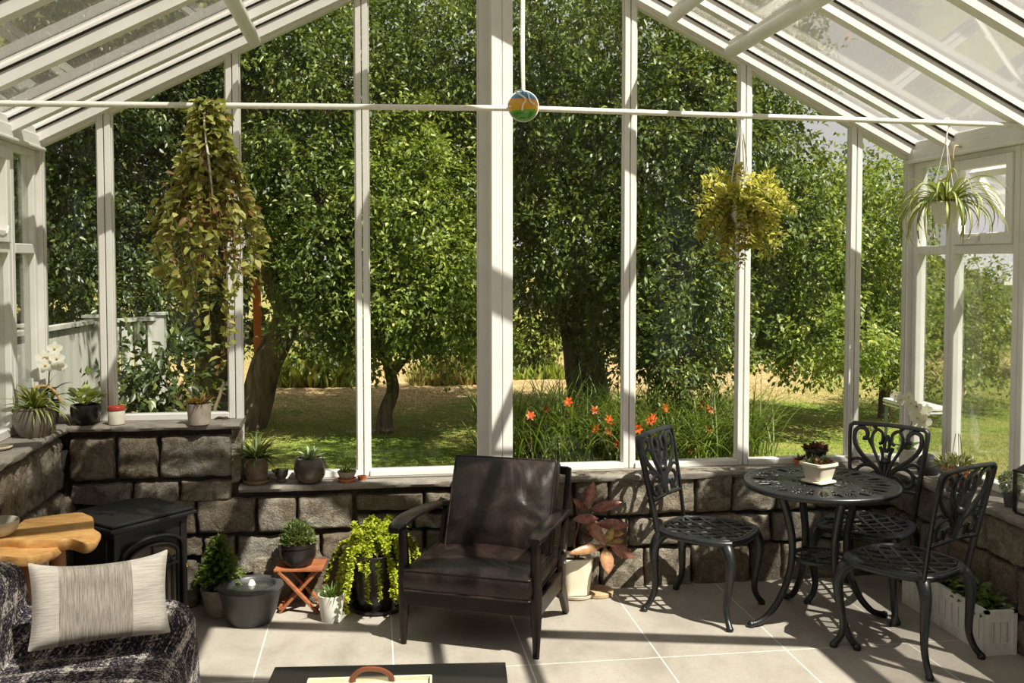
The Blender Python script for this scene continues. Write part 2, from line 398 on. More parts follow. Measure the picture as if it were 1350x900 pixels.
# ---- glazed gable: one framed light per bay
SLOPE = .506; XM = .70; ZE = 2.49
def zroof(x): return ZE+(min(x-XL, XR+.0-x))*SLOPE
def bay(name, x0, x1, z0, jl=.034, jr=.034, top=.0):
    w = thing(name, None, None); w['kind'] = 'structure'
    y0, y1 = YG-.03, YG+.03; f = MB(); tt = .05
    def ztop(x): return zroof(x)-.045
    g = .0025
    f.prism([(x0+g, z0), (x0+jl, z0), (x0+jl, ztop(x0+jl)), (x0+g, ztop(x0+g))], 'y', y0, y1)
    f.prism([(x1-jr, z0), (x1-g, z0), (x1-g, ztop(x1-g)), (x1-jr, ztop(x1-jr))], 'y', y0, y1)
    f.prism([(x0+jl, z0), (x1-jr, z0), (x1-jr, z0+.034), (x0+jl, z0+.034)], 'y', y0-.012, y1)
    xs = [x0+jl, x1-jr]
    if x0 < XM < x1: xs.insert(1, XM)
    f.prism([(x, ztop(x)-tt) for x in xs]+[(x, ztop(x)) for x in xs[::-1]], 'y', y0, y1)
    # glazing beads
    for xa, xb in ((x0+jl, x0+jl+.007), (x1-jr-.007, x1-jr)):
        f.prism([(xa, z0+.034), (xb, z0+.034), (xb, ztop(xb)-tt), (xa, ztop(xa)-tt)], 'y', y0+.012, y1-.012)
    f.build('frame', M['white'], w, smooth=0, mods=[('bevel', .003, 1)])
    p = MB(); p.prism([(x, z0+.03) for x in (xs[0]-.003, xs[-1]+.003)]+[(x, ztop(x)-tt+.004) for x in xs[::-1]], 'y', YG-.002, YG+.002)
    p.build('pane', M['glass'], w, smooth=0)
    return w
BX = [XL, -1.403, -.743, -.058, .69, 1.447, 2.13, 2.812, XR]
for i in range(8):
    bay('window_%d' % (i+1), BX[i], BX[i+1], ZU if i < 2 else ZS, jl=.055 if i == 0 else (.06 if i == 4 else .034), jr=.107 if i == 3 else (.055 if i == 7 else .034))
c = MB(); c.bx(.637, .6935, YS-.0, YG-.03, ZS, zroof(XM)-.12); c.bx(.6975, .754, YS-.0, YG-.03, ZS, zroof(XM)-.12); c.bx(.69, .70, YS+.006, YG-.03, ZS, zroof(XM)-.12)
o = c.build('wall_column', M['white'], smooth=0, mods=[('bevel', .004, 2)]); struct(o)
# ---- side glazing
def side_bays(tag_, X, N, ys, z0, base, sash):
    for i, (ya, yb) in enumerate(zip(ys, ys[1:])):        # ya > yb, running towards the house
        w = thing('window_%d' % (base+i), None, None); w['kind'] = 'structure'; f = MB(); x0, x1 = X-.03, X+.03
        j = .045; zt = 2.40
        f.bx(x0, x1, ya-j, ya-.0025, z0, zt); f.bx(x0, x1, yb+.0025, yb+j, z0, zt)
        f.bx(x0, x1, yb+j, ya-j, z0, z0+.045); f.bx(x0, x1, yb+j, ya-j, zt-.03, zt); f.bx(x0, x1, yb+j, ya-j, 1.862, 1.912)
        f.build('frame', M['white_side'], w, smooth=0, mods=[('bevel', .004, 1)])
        MB().bx(X-.002, X+.002, yb+j-.004, ya-j+.004, z0+.04, 1.865).build('pane', M['side_glass'], w, smooth=0)
        if i not in sash:
            MB().bx(X-.002, X+.002, yb+j-.004, ya-j+.004, 1.91, zt-.028).build('pane', M['side_glass'], w, smooth=0)
        else:
            # fixed surround and an awning sash, hinged at the top and pushed open
            s = MB(); a, b = yb+j, ya-j; xi0, xi1 = sorted((X-N*.045, X+N*.0))
            s.bx(xi0, xi1, a, a+.05, 1.912, zt-.03); s.bx(xi0, xi1, b-.05, b, 1.912, zt-.03)
            s.bx(xi0, xi1, a+.05, b-.05, 1.912, 1.972); s.bx(xi0, xi1, a+.05, b-.05, zt-.085, zt-.03)
            s.build('sash_surround', M['white_side'], w, smooth=0, mods=[('bevel', .004, 1)])
            ang = math.radians(38)*N; piv = Vector((X+N*.02, 0, zt-.09)); Rm = Matrix.Rotation(-ang, 3, 'Y')
            def tr(mb): mb.v = [tuple(piv+Rm @ (Vector(v)-piv)) for v in mb.v]; return mb
            q = MB(); xa, xb = sorted((X+N*.005, X+N*.045)); t0, t1, b0 = zt-.09, zt-.13, 1.965
            q.bx(xa, xb, a+.052, a+.095, b0, t0); q.bx(xa, xb, b-.095, b-.052, b0, t0); q.bx(xa, xb, a+.095, b-.095, b0, b0+.045); q.bx(xa, xb, a+.095, b-.095, t1, t0)
            sf = tr(q).build('open_sash', M['white_side'], w, smooth=0, mods=[('bevel', .003, 1)])
            tr(MB().bx(X+N*.023, X+N*.027, a+.09, b-.09, b0+.04, t1+.005)).build('pane', M['side_glass'], sf, smooth=0)
            h = MB(); ym = (a+b)/2+.02; xx = X-N*.06
            h.lathe([(.0, -.014), (.02, -.014), (.024, -.004), (.02, .012), (.0, .016)], 14, (xx, ym, 1.945))
            h.tube(catmull([(xx-N*.005, ym, 1.95), (xx-N*.03, ym+.04, 1.937), (xx-N*.03, ym+.09, 1.955), (xx-N*.025, ym+.12, 1.985)], 5), [.008, .006, .005, .006], 8)
            h.build('winding_handle', M['white_pot'], w)
side_bays('right', XR+.01, 1, [YG-.03, 5.09, 4.50, 3.8, 3.1, 2.4, 1.6], ZS, 9, {1})
side_bays('left', XL, -1, [YG-.03, 5.10, 4.4, 3.7, 2.95, 2.2], ZU, 15, {1})

# ---- roof: rafters, bars, eaves, glazing
roof = thing('ceiling', None, None); roof['kind'] = 'structure'
RY = [YG-.045, 5.06, 4.38, 3.70, 3.02, 2.34, 1.66, .98, .3, YN]
for sgn in (-1, 1):
    xe = XL if sgn < 0 else XR
    def P(x, y, dz): return (x, y, zroof(x)+dz)
    for i, y in enumerate(RY):
        w = .062 if i else .07; r = MB()
        xa = xe-sgn*.005; xb = XM+sgn*.03
        r.prism([(xa, zroof(xa)-.078), (xb, zroof(xb)-.078), (xb, zroof(xb)-.012), (xa, zroof(xa)-.012)], 'y', y-w/2, y+w/2)
        r.prism([(xa, zroof(xa)-.012), (xb, zroof(xb)-.012), (xb, zroof(xb)+.02), (xa, zroof(xa)+.02)], 'y', y-w/2-.014, y+w/2+.010)
        rf = r.build('rafter', M['white'], roof, smooth=0)
        g = MB(); g.prism([(xa, zroof(xa)-.021), (xb, zroof(xb)-.021), (xb, zroof(xb)-.012), (xa, zroof(xa)-.012)], 'y', y-w/2-.008, y-w/2)
        g.build('gasket_strip', M['gasket'], rf, smooth=0)
    for i in range(len(RY)-1):
        g = MB(); xa, xb = xe, XM
        g.prism([(xa, zroof(xa)+.0), (xb, zroof(xb)+.0), (xb, zroof(xb)+.005), (xa, zroof(xa)+.005)], 'y', RY[i+1]+.03, RY[i]-.03)
        g.build('roof_pane', M['roof_glass'], roof, smooth=0)
    e = MB(); x0, x1 = sorted((xe-sgn*.065, xe+sgn*.06))
    e.bx(x0, x1, YN, YG-.03, 2.40, 2.475); x0, x1 = sorted((xe-sgn*.05, xe+sgn*.06)); e.bx(x0, x1, YN, YG-.03, 2.475, 2.52)
    x0, x1 = sorted((xe-sgn*.085, xe-sgn*.06)); e.bx(x0, x1, YN, YG-.03, 2.395, 2.412)
    e.build('eave_beam', M['white_side'], roof, smooth=0, mods=[('bevel', .004, 1)])
r = MB().bx(XM-.05, XM+.05, YN, YG-.01, zroof(XM)-.14, zroof(XM)+.03).build('ridge_beam', M['white'], roof, smooth=0, mods=[('bevel', .006, 1)])
# purlin tubes under the rafters
for x, y0, rr in ((-.609, 5.36, .034), (1.985, 5.36, .036), (1.65, 5.36, .030)):
    z = zroof(x)-.085-rr*.6; p = MB()
    p.tube([(x, y0, z), (x, y0-.012, z), (x, y0-.02, z), (x, YN, z)], [rr*.75, rr*.97, rr, rr], 20)
    p.bx(x-rr*.45, x+rr*.45, YN, y0-.03, z+rr*.6, zroof(x)-.06+abs(rr*.45*SLOPE))
    p.build('purlin', M['white_side'], roof)
# house wall that the glazed room leans against
hw = MB(); hw.prism([(XL-.2, -.1), (XR+.2, -.1), (XR+.2, 2.6), (XM, 3.85), (XL-.2, 2.6)], 'y', YN-.2, YN-.001)
struct(hw.build('wall_front', mat('house_siding', S(186, 178, 166), S(198, 190, 178), 5, .8), smooth=0))
# ================================================================== FURNITURE
# ---- cast metal garden chair, faces local +X
def rr_outline(hw_f, hw_b, d0, d1, n=64, p=3.2):
    """rounded trapezoid seat outline: x from d0 (rear) to d1 (front)"""
    out = []
    for k in range(n):
        a = 2*PI*k/n; c, s_ = math.cos(a), math.sin(a); q = (abs(c)**p+abs(s_)**p)**(-1/p)
        x = q*c; y = q*s_; t = (x+1)/2; out.append((d0+(d1-d0)*t, y*(hw_b+(hw_f-hw_b)*t)))
    return out
def inside(poly, x, y):
    r = False; n = len(poly)
    for i in range(n):
        (x1, y1), (x2, y2) = poly[i], poly[i-1]
        if (y1 > y) != (y2 > y) and x < (x2-x1)*(y-y1)/(y2-y1)+x1: r = not r
    return r
def cast_chair(label, loc, rz, grp='cast metal chairs around the bistro table'):
    t = thing('garden_chair', label, 'chair', loc, rz, grp)
    zs = .43; ol = rr_outline(.235, .20, -.225, .235)
    def dish(x, y): return zs-.012*max(0, 1-(x/.2)**2)*max(0, 1-(y/.2)**2)
    m = MB()
    m.tube([(x, y, zs-.012) for x, y in ol], .017, 8, True, flat=(1, 1))
    m.tube([(x*.95, y*.95, zs-.004) for x, y in ol], .012, 6, True)
    for sg in (1, -1):
        for k in range(-9, 10):
            c = k*.074; run = None; steps = 120
            for i in range(steps+1):
                q = -.36+.72*i/steps; x = q*.80+c*.8; y = sg*(q-c)*.62
                ins = i < steps and inside(ol, x, y)
                if ins and run is None: run = (x, y)
                if not ins and run is not None:
                    a, b = run, lastp
                    n = 5; pts = [(a[0]+(b[0]-a[0])*j/n, a[1]+(b[1]-a[1])*j/n) for j in range(n+1)]
                    for p0, p1 in zip(pts, pts[1:]): m.bar((*p0, dish(*p0)), (*p1, dish(*p1)), .016, .009)
                    run = None
                lastp = (x, y)
    m.build('seat', M['iron'], t, smooth=50)
    # backrest: posts, arched outer frame and scrolls, leaning back
    def BP(u, v, off=0): # u across -1..1, v 0 (seat) .. 1 (top)
        z = zs+.005+v*.475; hw = .172+.045*v; return (-.205-.08*v-.015*v*v+off, u*hw, z)
    fr = [BP(-1, -.03), BP(-1, .3), BP(-1, .7), BP(-.99, .93), BP(-.93, .985), BP(-.8, 1.0), BP(0, 1.012), BP(.8, 1.0), BP(.93, .985), BP(.99, .93), BP(1, .7), BP(1, .3), BP(1, -.03)]
    b = MB(); b.tube(catmull(fr, 4), .0135, 8, flat=(.8, 1.15))
    b.tube([BP(-1, .29), BP(-.5, .30), BP(0, .31), BP(.5, .30), BP(1, .29)], .010, 8)
    bf = b.build('backrest', M['iron'], t, smooth=60)
    sc = MB()
    curves = [
        ([(.05, .31), (.07, .45), (.20, .60), (.36, .74), (.40, .87), (.28, .95), (.13, .91), (.12, .82), (.20, .79)], .011),
        ([(.02, .40), (.10, .52), (.09, .66), (.17, .76)], .009),
        ([(.10, .46), (.36, .55), (.66, .65), (.86, .78), (.84, .92), (.66, .96), (.53, .91), (.55, .84), (.64, .84)], .011),
        ([(.08, .38), (.25, .50), (.52, .54), (.76, .49), (.80, .39), (.68, .34), (.54, .37), (.55, .44)], .009),
        ([(.50, .545), (.72, .60), (.95, .58)], .008), ([(.74, .50), (.88, .46), (.97, .47)], .007),
        ([(.04, .35), (.22, .43), (.40, .42), (.44, .33)], .008), ([(.0, .70), (.07, .78), (.0, .90)], .008),
        ([(.28, .95), (.40, 1.0)], .008), ([(.36, .74), (.50, .84)], .009)]
    for cv, r in curves:
        for sg in (1, -1): sc.tube(catmull([BP(u*sg, v) for u, v in cv], 4), r*1.22, 6, flat=(.7, 1))
    sc.tube([BP(0, .31), BP(0, .56)], .012, 6); sc.lathe([(0, -.02), (.02, -.012), (.024, 0), (.02, .012), (0, .02)], 10, BP(0, .60))
    sc.build('scrollwork', M['iron'], bf, smooth=60)
    for fx, sy in ((1, 1), (1, -1), (-1, 1), (-1, -1)):
        l = MB()
        if fx > 0:
            x, y = .175, sy*.185; dx, dy = .58, sy*.58
            pts = [(x-.03, y-sy*.03, zs-.014), (x+.012, y+sy*.01, zs-.04), (x+.036, y+sy*.03, zs-.11), (x+.028, y+sy*.028, zs-.21), (x+.012, y+sy*.02, zs-.32), (x+.022, y+sy*.03, .05), (x+.042, y+sy*.05, .014)]
        else:
            x, y = -.185, sy*.155
            pts = [(x+.02, y-sy*.02, zs-.014), (x-.012, y+sy*.008, zs-.04), (x-.032, y+sy*.022, zs-.10), (x-.03, y+sy*.024, zs-.2), (x-.028, y+sy*.022, zs-.31), (x-.05, y+sy*.034, .05), (x-.075, y+sy*.05, .014)]
        l.tube(catmull(pts, 5), [.030, .031, .026, .021, .017, .015, .016], 10)
        p = pts[-1]; l.lathe([(.0, -.014), (.017, -.014), (.020, -.004), (.015, .008), (0, .012)], 12, p)
        l.build('leg', M['iron'], t, smooth=60)
    return t
cast_chair('dark cast metal garden chair left of the bistro table, its back towards the leather armchair', (1.72, 4.91, 0), math.radians(-41))
cast_chair('dark cast metal garden chair behind the bistro table, below the white orchid', (2.60, 4.885, 0), math.radians(-138))
cast_chair('dark cast metal garden chair in front of the white planter box', (2.455, 4.25, 0), math.radians(117))
# ---- round bistro table
tb = thing('bistro_table', 'round dark cast metal bistro table with pierced top and four curved legs', 'table', (2.22, 4.65, 0), math.radians(3))
m = MB(); NR_, NA = 46, 300; Rt = .372
for i in range(NR_+1):
    for k in range(NA):
        r = .02+(Rt-.02)*i/NR_; a = 2*PI*k/NA; m.pt((r*math.cos(a), r*math.sin(a), .712))
def hole(r, a):
    if r < .05 or r > .352 or .172 < r < .186: return False
    if r >= .186:
        u = (a*14/(2*PI)) % 1; w = (r-.186)/(.166)
        d1 = ((u-.5)/.17)**2+((w-.5)/.42)**2            # petal
        vein = abs(u-.5) < .03+.012*math.sin(w*9)
        d2 = min(((u-.06)/.085)**2+((w-.66)/.22)**2, ((u-.94)/.085)**2+((w-.66)/.22)**2, ((u-.02)/.07)**2+((w-.22)/.12)**2, ((u-.98)/.07)**2+((w-.22)/.12)**2)
        rib = abs(math.sin(w*16+abs(u-.5)*26)) < .34
        return (d1 < 1 and not vein and not rib) or d2 < 1
    u = (a*8/(2*PI)) % 1; w = (r-.05)/.122
    return (((u-.5)/.30)**2+((w-.55)/.36)**2 < 1) and abs(u-.5) > .06 and abs(math.sin(w*12)) > .3
for i in range(NR_):
    for k in range(NA):
        if hole(.02+(Rt-.02)*(i+.5)/NR_, 2*PI*(k+.5)/NA): continue
        k2 = (k+1) % NA; m.f.append((i*NA+k, (i+1)*NA+k, (i+1)*NA+k2, i*NA+k2))
m.f.append(tuple(range(NA)))
top = m.build('tabletop', M['iron'], tb, smooth=40, mods=[('solid', .008)])
MB().lathe([(.366, .690), (.376, .690), (.383, .698), (.385, .708), (.382, .716), (.372, .720), (.364, .718), (.362, .708)], 96).build('rim', M['iron'], top, smooth=60)
for k in range(4):
    a = k*PI/2; ca, sa = math.cos(a), math.sin(a); l = MB()
    prof = [(.235, .704), (.205, .64), (.172, .54), (.150, .43), (.152, .32), (.178, .21), (.228, .11), (.292, .04), (.345, .018), (.372, .022)]
    l.tube(catmull([(r*ca, r*sa, z) for r, z in prof], 4), [.022, .021, .020, .019, .018, .018, .017, .016, .015, .012], 10)
    l.lathe([(0, -.018), (.016, -.018), (.019, -.006), (.014, .010), (0, .014)], 12, (.365*ca, .365*sa, .018))
    l.build('leg', M['iron'], tb, smooth=60)
sh = MB(); sh.tube([(.135*math.cos(2*PI*k/40), .135*math.sin(2*PI*k/40), .335) for k in range(40)], .012, 8, True)
for k in range(8):
    a = 2*PI*k/8; sh.tube(catmull([(.03*math.cos(a), .03*math.sin(a), .335), (.08*math.cos(a+.35), .08*math.sin(a+.35), .335), (.13*math.cos(a+.1), .13*math.sin(a+.1), .335)], 4), .009, 6, flat=(1, .5))
sh.lathe([(.0, -.006), (.04, -.006), (.04, .006), (0, .006)], 20, (0, 0, .335)); sh.build('lower_shelf', M['iron'], tb, smooth=50)

# ---- leather armchair, local: faces -Y, x to the sitter's left... built from its measured feet
def leather():
    t = NT('worn_brown_leather'); co = t.map((1,1,1))
    n1 = t.noise(5.5, 7, .65, co, .8); n2 = t.noise(240, 3, .6, co); n3 = t.noise(2.2, 3, .5, co, 1.5)
    c = t.ramp(n1, [(.36, S(22, 16, 14)), (.52, S(31, 23, 20)), (.68, S(54, 41, 35)), (.82, S(90, 72, 61))])
    h = t.math('ADD', t.math('MULTIPLY', n2, .12), t.math('MULTIPLY', n3, 2.6))
    return t.done(t.pbsdf(c, t.ramp(n1, [(.3, (.26,)*3+(1,)), (.7, (.38,)*3+(1,))]), 0, t.bump(h, .6, .014), .4))
M['leather'] = leather()
M['dark_wood'] = mat('dark_stained_wood', S(20, 14, 12), S(31, 22, 18), 9, .34, spec=.3, stretch=(1, 1, 5), bump=.06)
ac = thing('armchair', 'brown leather cushioned armchair with a dark wooden frame', 'armchair', (.5553, 4.806, 0), math.atan2(-.266, .597))
def cushion(mb, c, d, M3=None, bulge=.03, n=22, p=5, wr=.006, seed=0):
    """padded block with soft crowned faces"""
    b = len(mb.v); hx, hy, hz = d[0]/2, d[1]/2, d[2]/2
    def put(x, y, z):
        w = Vector((x, y, z)); w = (M3 @ w if M3 is not None else w)+Vector(c); return mb.pt(w)
    for sgn in (1, -1):
        o = len(mb.v)
        for j in range(n+1):
            for i in range(n+1):
                u, v = 2*i/n-1, 2*j/n-1
                u = math.copysign(1-(1-abs(u))**1.5, u); v = math.copysign(1-(1-abs(v))**1.5, v)
                e = (1-abs(u)**p)*(1-abs(v)**p); cr = (1-u*u)*(1-v*v)
                s_ = Vector((u*2.2+seed, v*2.2, sgn))
                z = sgn*(hz*(.72+.28*e**.5)+bulge*cr)+noise.noise(s_*1.3)*wr*e+noise.noise(s_*3.2)*wr*.35*e
                put(u*hx*(1-.018*(1-abs(v)**2)*0), v*hy, z)
        for j in range(n):
            for i in range(n):
                a = o+j*(n+1)+i; q = (a, a+1, a+n+2, a+n+1); mb.f.append(q if sgn > 0 else q[::-1])
    o1, o2 = b, b+(n+1)**2
    ring = [j for j in range(n)]+[n+j*(n+1) for j in range(n)]+[(n+1)*n+n-j for j in range(n)]+[(n-j)*(n+1) for j in range(n)]
    m_ = len(ring); mids = []
    for r_ in ring:
        p1, p2 = Vector(mb.v[o1+r_]), Vector(mb.v[o2+r_]); ctr = Vector(c); md = (p1+p2)/2
        mids.append(mb.pt(md+(md-ctr).normalized()*min(.012, hz*.2)))
    for k in range(m_):
        k2 = (k+1) % m_
        mb.f.append((o1+ring[k2], o1+ring[k], mids[k], mids[k2])); mb.f.append((mids[k2], mids[k], o2+ring[k], o2+ring[k2]))
    return [mb.v[o1+r_] for r_ in ring], [mb.v[o2+r_] for r_ in ring]
W2, D2 = .327, .305           # half spacing of the feet
# frame
for sx in (-1, 1):
    l = MB(); x = sx*W2
    l.tube([(x, -D2, 0), (x, -D2+.004, .12), (x-sx*.002, -D2+.006, .26), (x-sx*.002, -D2+.004, .42), (x-sx*.0, -D2-.002, .555)], [.014, .020, .027, .024, .020], 12, flat=(.85, 1.1), up=(1, 0, 0))
    l.build('front_leg', M['dark_wood'], ac, smooth=50)
    l = MB(); l.prism([(D2-.015, 0), (D2+.028, 0), (D2-.012, .10), (D2-.07, .19), (D2-.055, .27), *([(D2-.005, .46), (D2+.075, .745), (D2+.045, .755), (D2-.06, .44)] if sx > 0 else [(D2-.005, .46), (D2+.018, .535), (D2-.022, .535), (D2-.06, .44)]), (D2-.13, .285), (D2-.15, .16)], 'x', x-.014, x+.014)
    l.build('rear_leg', M['dark_wood'], ac, smooth=0, mods=[('bevel', .006, 2)])
    a = MB(); path = [(x+sx*.012, -D2-.085, .565), (x+sx*.016, -D2-.03, .575), (x+sx*.02, -D2+.12, .583), (x+sx*.014, D2-.16, .560), (x+sx*.002, D2-.01, .535), (x-sx*.004, D2+.03, .53)]
    P_ = catmull(path, 6); ws = lerp_list([.026, .040, .044, .034, .026, .018], len(P_)); b0 = len(a.v)
    for p_, w_ in zip(P_, ws):
        for ox, oz in ((-1, -.5), (-.8, -1), (.8, -1), (1, -.5), (1, .5), (.8, 1), (-.8, 1), (-1, .5)): a.pt((p_.x+ox*w_, p_.y, p_.z+oz*.013))
    for i in range(len(P_)-1):
        for k in range(8): k2 = (k+1) % 8; a.f.append((b0+i*8+k, b0+i*8+k2, b0+(i+1)*8+k2, b0+(i+1)*8+k))
    a.f.append(tuple(range(b0, b0+8))[::-1]); n_ = b0+(len(P_)-1)*8; a.f.append(tuple(range(n_, n_+8)))
    a.build('armrest', M['dark_wood'], ac, smooth=50)
    r = MB(); r.bar((x, -D2, .225), (x, D2-.06, .215), .022, .085); r.build('side_rail', M['dark_wood'], ac, smooth=0, mods=[('bevel', .004, 2)])
MB().bar((-W2, -D2+.005, .225), (W2, -D2+.005, .225), .024, .07, (0, 0, 1)).bar((-W2, D2-.08, .23), (W2, D2-.08, .23), .024, .07, (0, 0, 1)).bx(-W2, W2, -D2+.02, D2-.08, .235, .25).build('seat_frame', M['dark_wood'], ac, smooth=0, mods=[('bevel', .004, 2)])
s = MB()
for k in range(7):
    x = -W2+.12+k*(2*W2-.18)/6; s.bar((x, D2-.105, .30), (x, D2+.045, .735), .030, .012, (0, 1, 0))
s.bar((-W2+.075, D2+.052, .735), (W2, D2+.052, .735), .026, .04, (0, 0, 1)); s.bar((-W2, D2-.10, .31), (W2, D2-.10, .31), .022, .05, (0, 0, 1))
s.build('back_slats', M['dark_wood'], ac, smooth=0, mods=[('bevel', .004, 2)])
q = MB(); r1, r2 = cushion(q, (0, -.052, .322), (.612, .585, .135), None, .022, wr=.008, seed=3)
sc_ = q.build('seat_cushion', M['leather'], ac, smooth=60)
pp = MB(); [pp.tube([Vector(v)+Vector((0, 0, .0)) for v in r_], .0055, 6, True) for r_ in (r1, r2)]; pp.build('piping', M['leather'], sc_, smooth=80)
Rx = Matrix.Rotation(math.radians(90-23), 3, 'X'); q = MB(); r1, r2 = cushion(q, (.028, .165, .580), (.535, .465, .120), Rx, .040, wr=.014, seed=8)
bc = q.build('back_cushion', M['leather'], ac, smooth=60)
pp = MB(); [pp.tube([Vector(v) for v in r_], .0055, 6, True) for r_ in (r1, r2)]; pp.build('piping', M['leather'], bc, smooth=80)
M['steel'] = mat('steel_bolt', S(200, 198, 194), None, 30, .3, .9)
for z in (.36, .30): MB().lathe([(0, -.004), (.008, -.004), (.008, .004), (0, .006)], 10, (W2+.016, .20, z)).build('bolt', M['steel'], ac)

# ---- cast iron stove
sv = thing('stove', 'black cast iron stove with an arched glazed door in the corner by the stone wall', 'stove', (-1.17, 4.885, 0), math.atan2(.303, .276)+0)
# local x along the door face (near corner -> far corner), door faces -Y
hx, hy = .20, .185
b = MB(); b.bx(-hx+.012, hx-.012, -hy+.012, hy-.012, .07, .60); b.bx(-hx, hx, -hy, hy, .05, .085); b.bx(-hx, hx, -hy, hy, .572, .60)
for sx in (-1, 1):
    for sy in (-1, 1): b.bx(sx*(hx-.02)-.018, sx*(hx-.02)+.018, sy*(hy-.02)-.018, sy*(hy-.02)+.018, .05, .6)
b.build('body', M['stove'], sv, smooth=0, mods=[('bevel', .005, 2)])
tp = MB(); tp.prism([(-hx-.035, -hy-.03), (hx+.035, -hy-.03), (hx+.035, hy-.04), (hx-.06, hy+.03), (-hx+.06, hy+.03), (-hx-.035, hy-.04)], 'z', .600, .617)
tp.prism([(-hx-.022, -hy-.018), (hx+.022, -hy-.018), (hx+.022, hy-.05), (hx-.07, hy+.018), (-hx+.07, hy+.018), (-hx-.022, hy-.05)], 'z', .617, .634)
tp.build('top_plate', M['stove'], sv, smooth=0, mods=[('bevel', .006, 2)])
for sx in (-1, 1):
    for sy in (-1, 1): MB().lathe([(.022, 0), (.016, .02), (.02, .05), (.026, .06)], 14, (sx*(hx-.03), sy*(hy-.03), 0)).build('foot', M['stove'], sv)
d = MB(); yf = -hy-.004
def arch(w, z0, zs_, rise, n=18): return [(-w, z0), (w, z0)]+[(w*math.cos(PI*k/n), zs_+rise*math.sin(PI*k/n)) for k in range(n+1)]
for w, zt, rs, th in ((.165, .46, .075, .012), (.135, .435, .06, .008)):
    P_ = [(x, yf, z) for x, z in arch(w, .14, zt, rs)]; d.tube(P_, th, 8, True, flat=(1, .7))
d.bx(-.158, .158, yf+.002, yf+.010, .115, .135)
dr = d.build('door', M['stove'], sv, smooth=50)
g = MB(); g.prism(arch(.133, .15, .435, .058), 'y', yf+.004, yf+.009)
g.build('door_glass', mat('smoked_stove_glass', S(50, 42, 36), S(72, 60, 50), 5, .12), dr, smooth=0)
gr = MB()
for k in range(-3, 4): gr.tube([(k*.036, yf-.004, .15), (k*.036, yf-.004, .40+.02*(3-abs(k)))], .004, 6)
gr.tube([(-.135, yf-.005, .385), (.135, yf-.005, .385)], .006, 6); gr.tube([(0, yf-.004, .39), (0, yf-.004, .50)], .005, 6)
for k in range(-3, 4):
    if k == 0: continue
    c = k*.036; gr.tube(catmull([(c+.013*math.cos(q), yf-.004, .415+.02*(3-abs(k))*.5+.013*math.sin(q)) for q in (0, .9, 1.8, 2.7, 3.6, 4.5, 5.4, 6.2)], 3), .0032, 6)
gr.build('grille', M['stove'], dr, smooth=60)
for x, z in ((-.178, .355), (.178, .355), (.178, .15)): MB().lathe([(0, -.01), (.007, -.006), (.009, 0), (.007, .006), (0, .01)], 12, (x, yf-.012, z)).build('knob', M['brass'], sv)
sd = MB()
for z0, z1 in ((.12, .33), (.35, .55)):
    P_ = [(-hx-.004, -hy+.05, z0), (-hx-.004, hy-.05, z0), (-hx-.004, hy-.05, z1), (-hx-.004, -hy+.05, z1)]; sd.tube(P_, .006, 6, True)
sd.build('side_panel', M['stove'], sv, smooth=50)

# ---- live-edge table
def woodslab():
    t = NT('live_edge_wood'); co = t.map((1, 3.2, 2), (0, 0, .5))
    n1 = t.noise(7, 5, .6, co, 1.2); n2 = t.noise(34, 4, .6, co, .4)
    c = t.ramp(n1, [(.3, S(176, 128, 72)), (.5, S(206, 158, 98)), (.7, S(222, 178, 118))])
    c = t.mix(t.ramp(n2, [(.55, (0,0,0,1)), (.75, (.6,.6,.6,1))]), c, S(142, 94, 50))
    return t.done(t.pbsdf(c, .42, 0, t.bump(n2, .15, .003), .4))
M['slab'] = woodslab()
lt = thing('side_table', 'live-edge wooden side table of two stepped slabs', 'table', (-1.45, 4.25, 0))
def slab(pts_px, z, th, seed, bot=.8):
    P2 = [Vector((max(p_.x, -.10), p_.y, p_.z)) for p_ in catmull([atZ(x, y, z)-Vector((-1.45, 4.25, 0)) for x, y in pts_px], 5, True)]; m = MB(); n = len(P2)
    cx = sum((p.x for p in P2))/n; cy = sum((p.y for p in P2))/n
    for dz, k in ((-th, .93), (-th*.7, .985), (-th*.25, 1.0), (-.004, .99), (0, .975)):
        for i, p in enumerate(P2):
            w = noise.noise(Vector((p.x*9+seed, p.y*9, dz*30)))*.012
            m.pt((cx+(p.x-cx)*k+w, cy+(p.y-cy)*k+w, z+dz))
    for j in range(4):
        for i in range(n): i2 = (i+1) % n; m.f.append((j*n+i, j*n+i2, (j+1)*n+i2, (j+1)*n+i))
    m.f.append(tuple(range(n))[::-1]); m.f.append(tuple(range(4*n, 5*n))); return m
ZT = .672
slab([(131, 701), (127, 711), (112, 715), (95, 710), (80, 711), (60, 712), (30, 712), (0, 711), (-13, 711), (-17, 708), (-17, 700), (-13, 691), (0, 690), (40, 683), (80, 677), (108, 675), (120, 679), (122, 688)], ZT, .05, 3).build('upper_slab', M['slab'], lt, smooth=55)
slab([(79, 716), (76, 723), (60, 729), (30, 734), (0, 733), (-9, 731), (-9, 716), (0, 712), (40, 712), (68, 711)], .640, .042, 9).build('lower_slab', M['slab'], lt, smooth=55)
M['log'] = mat('peeled_log', S(150, 104, 60), S(176, 130, 82), 9, .6, stretch=(1, 1, .2), bump=.2)
for x, y, dz, r in ((-1.36, 4.44, .03, .035), (-1.46, 4.36, .03, .04), (-1.49, 4.10, .03, .035)):
    l = MB(); l.tube([(x+1.45, y-4.25, 0), (x+1.45+.008, y-4.25, .3), (x+1.45, y-4.25, .60)], [r*1.1, r*.9, r], 14); l.build('leg', M['log'], lt)
bw = thing('bowl', 'small pale glazed bowl on the live-edge table', 'bowl', tuple(atZ(-2, 706, ZT)))
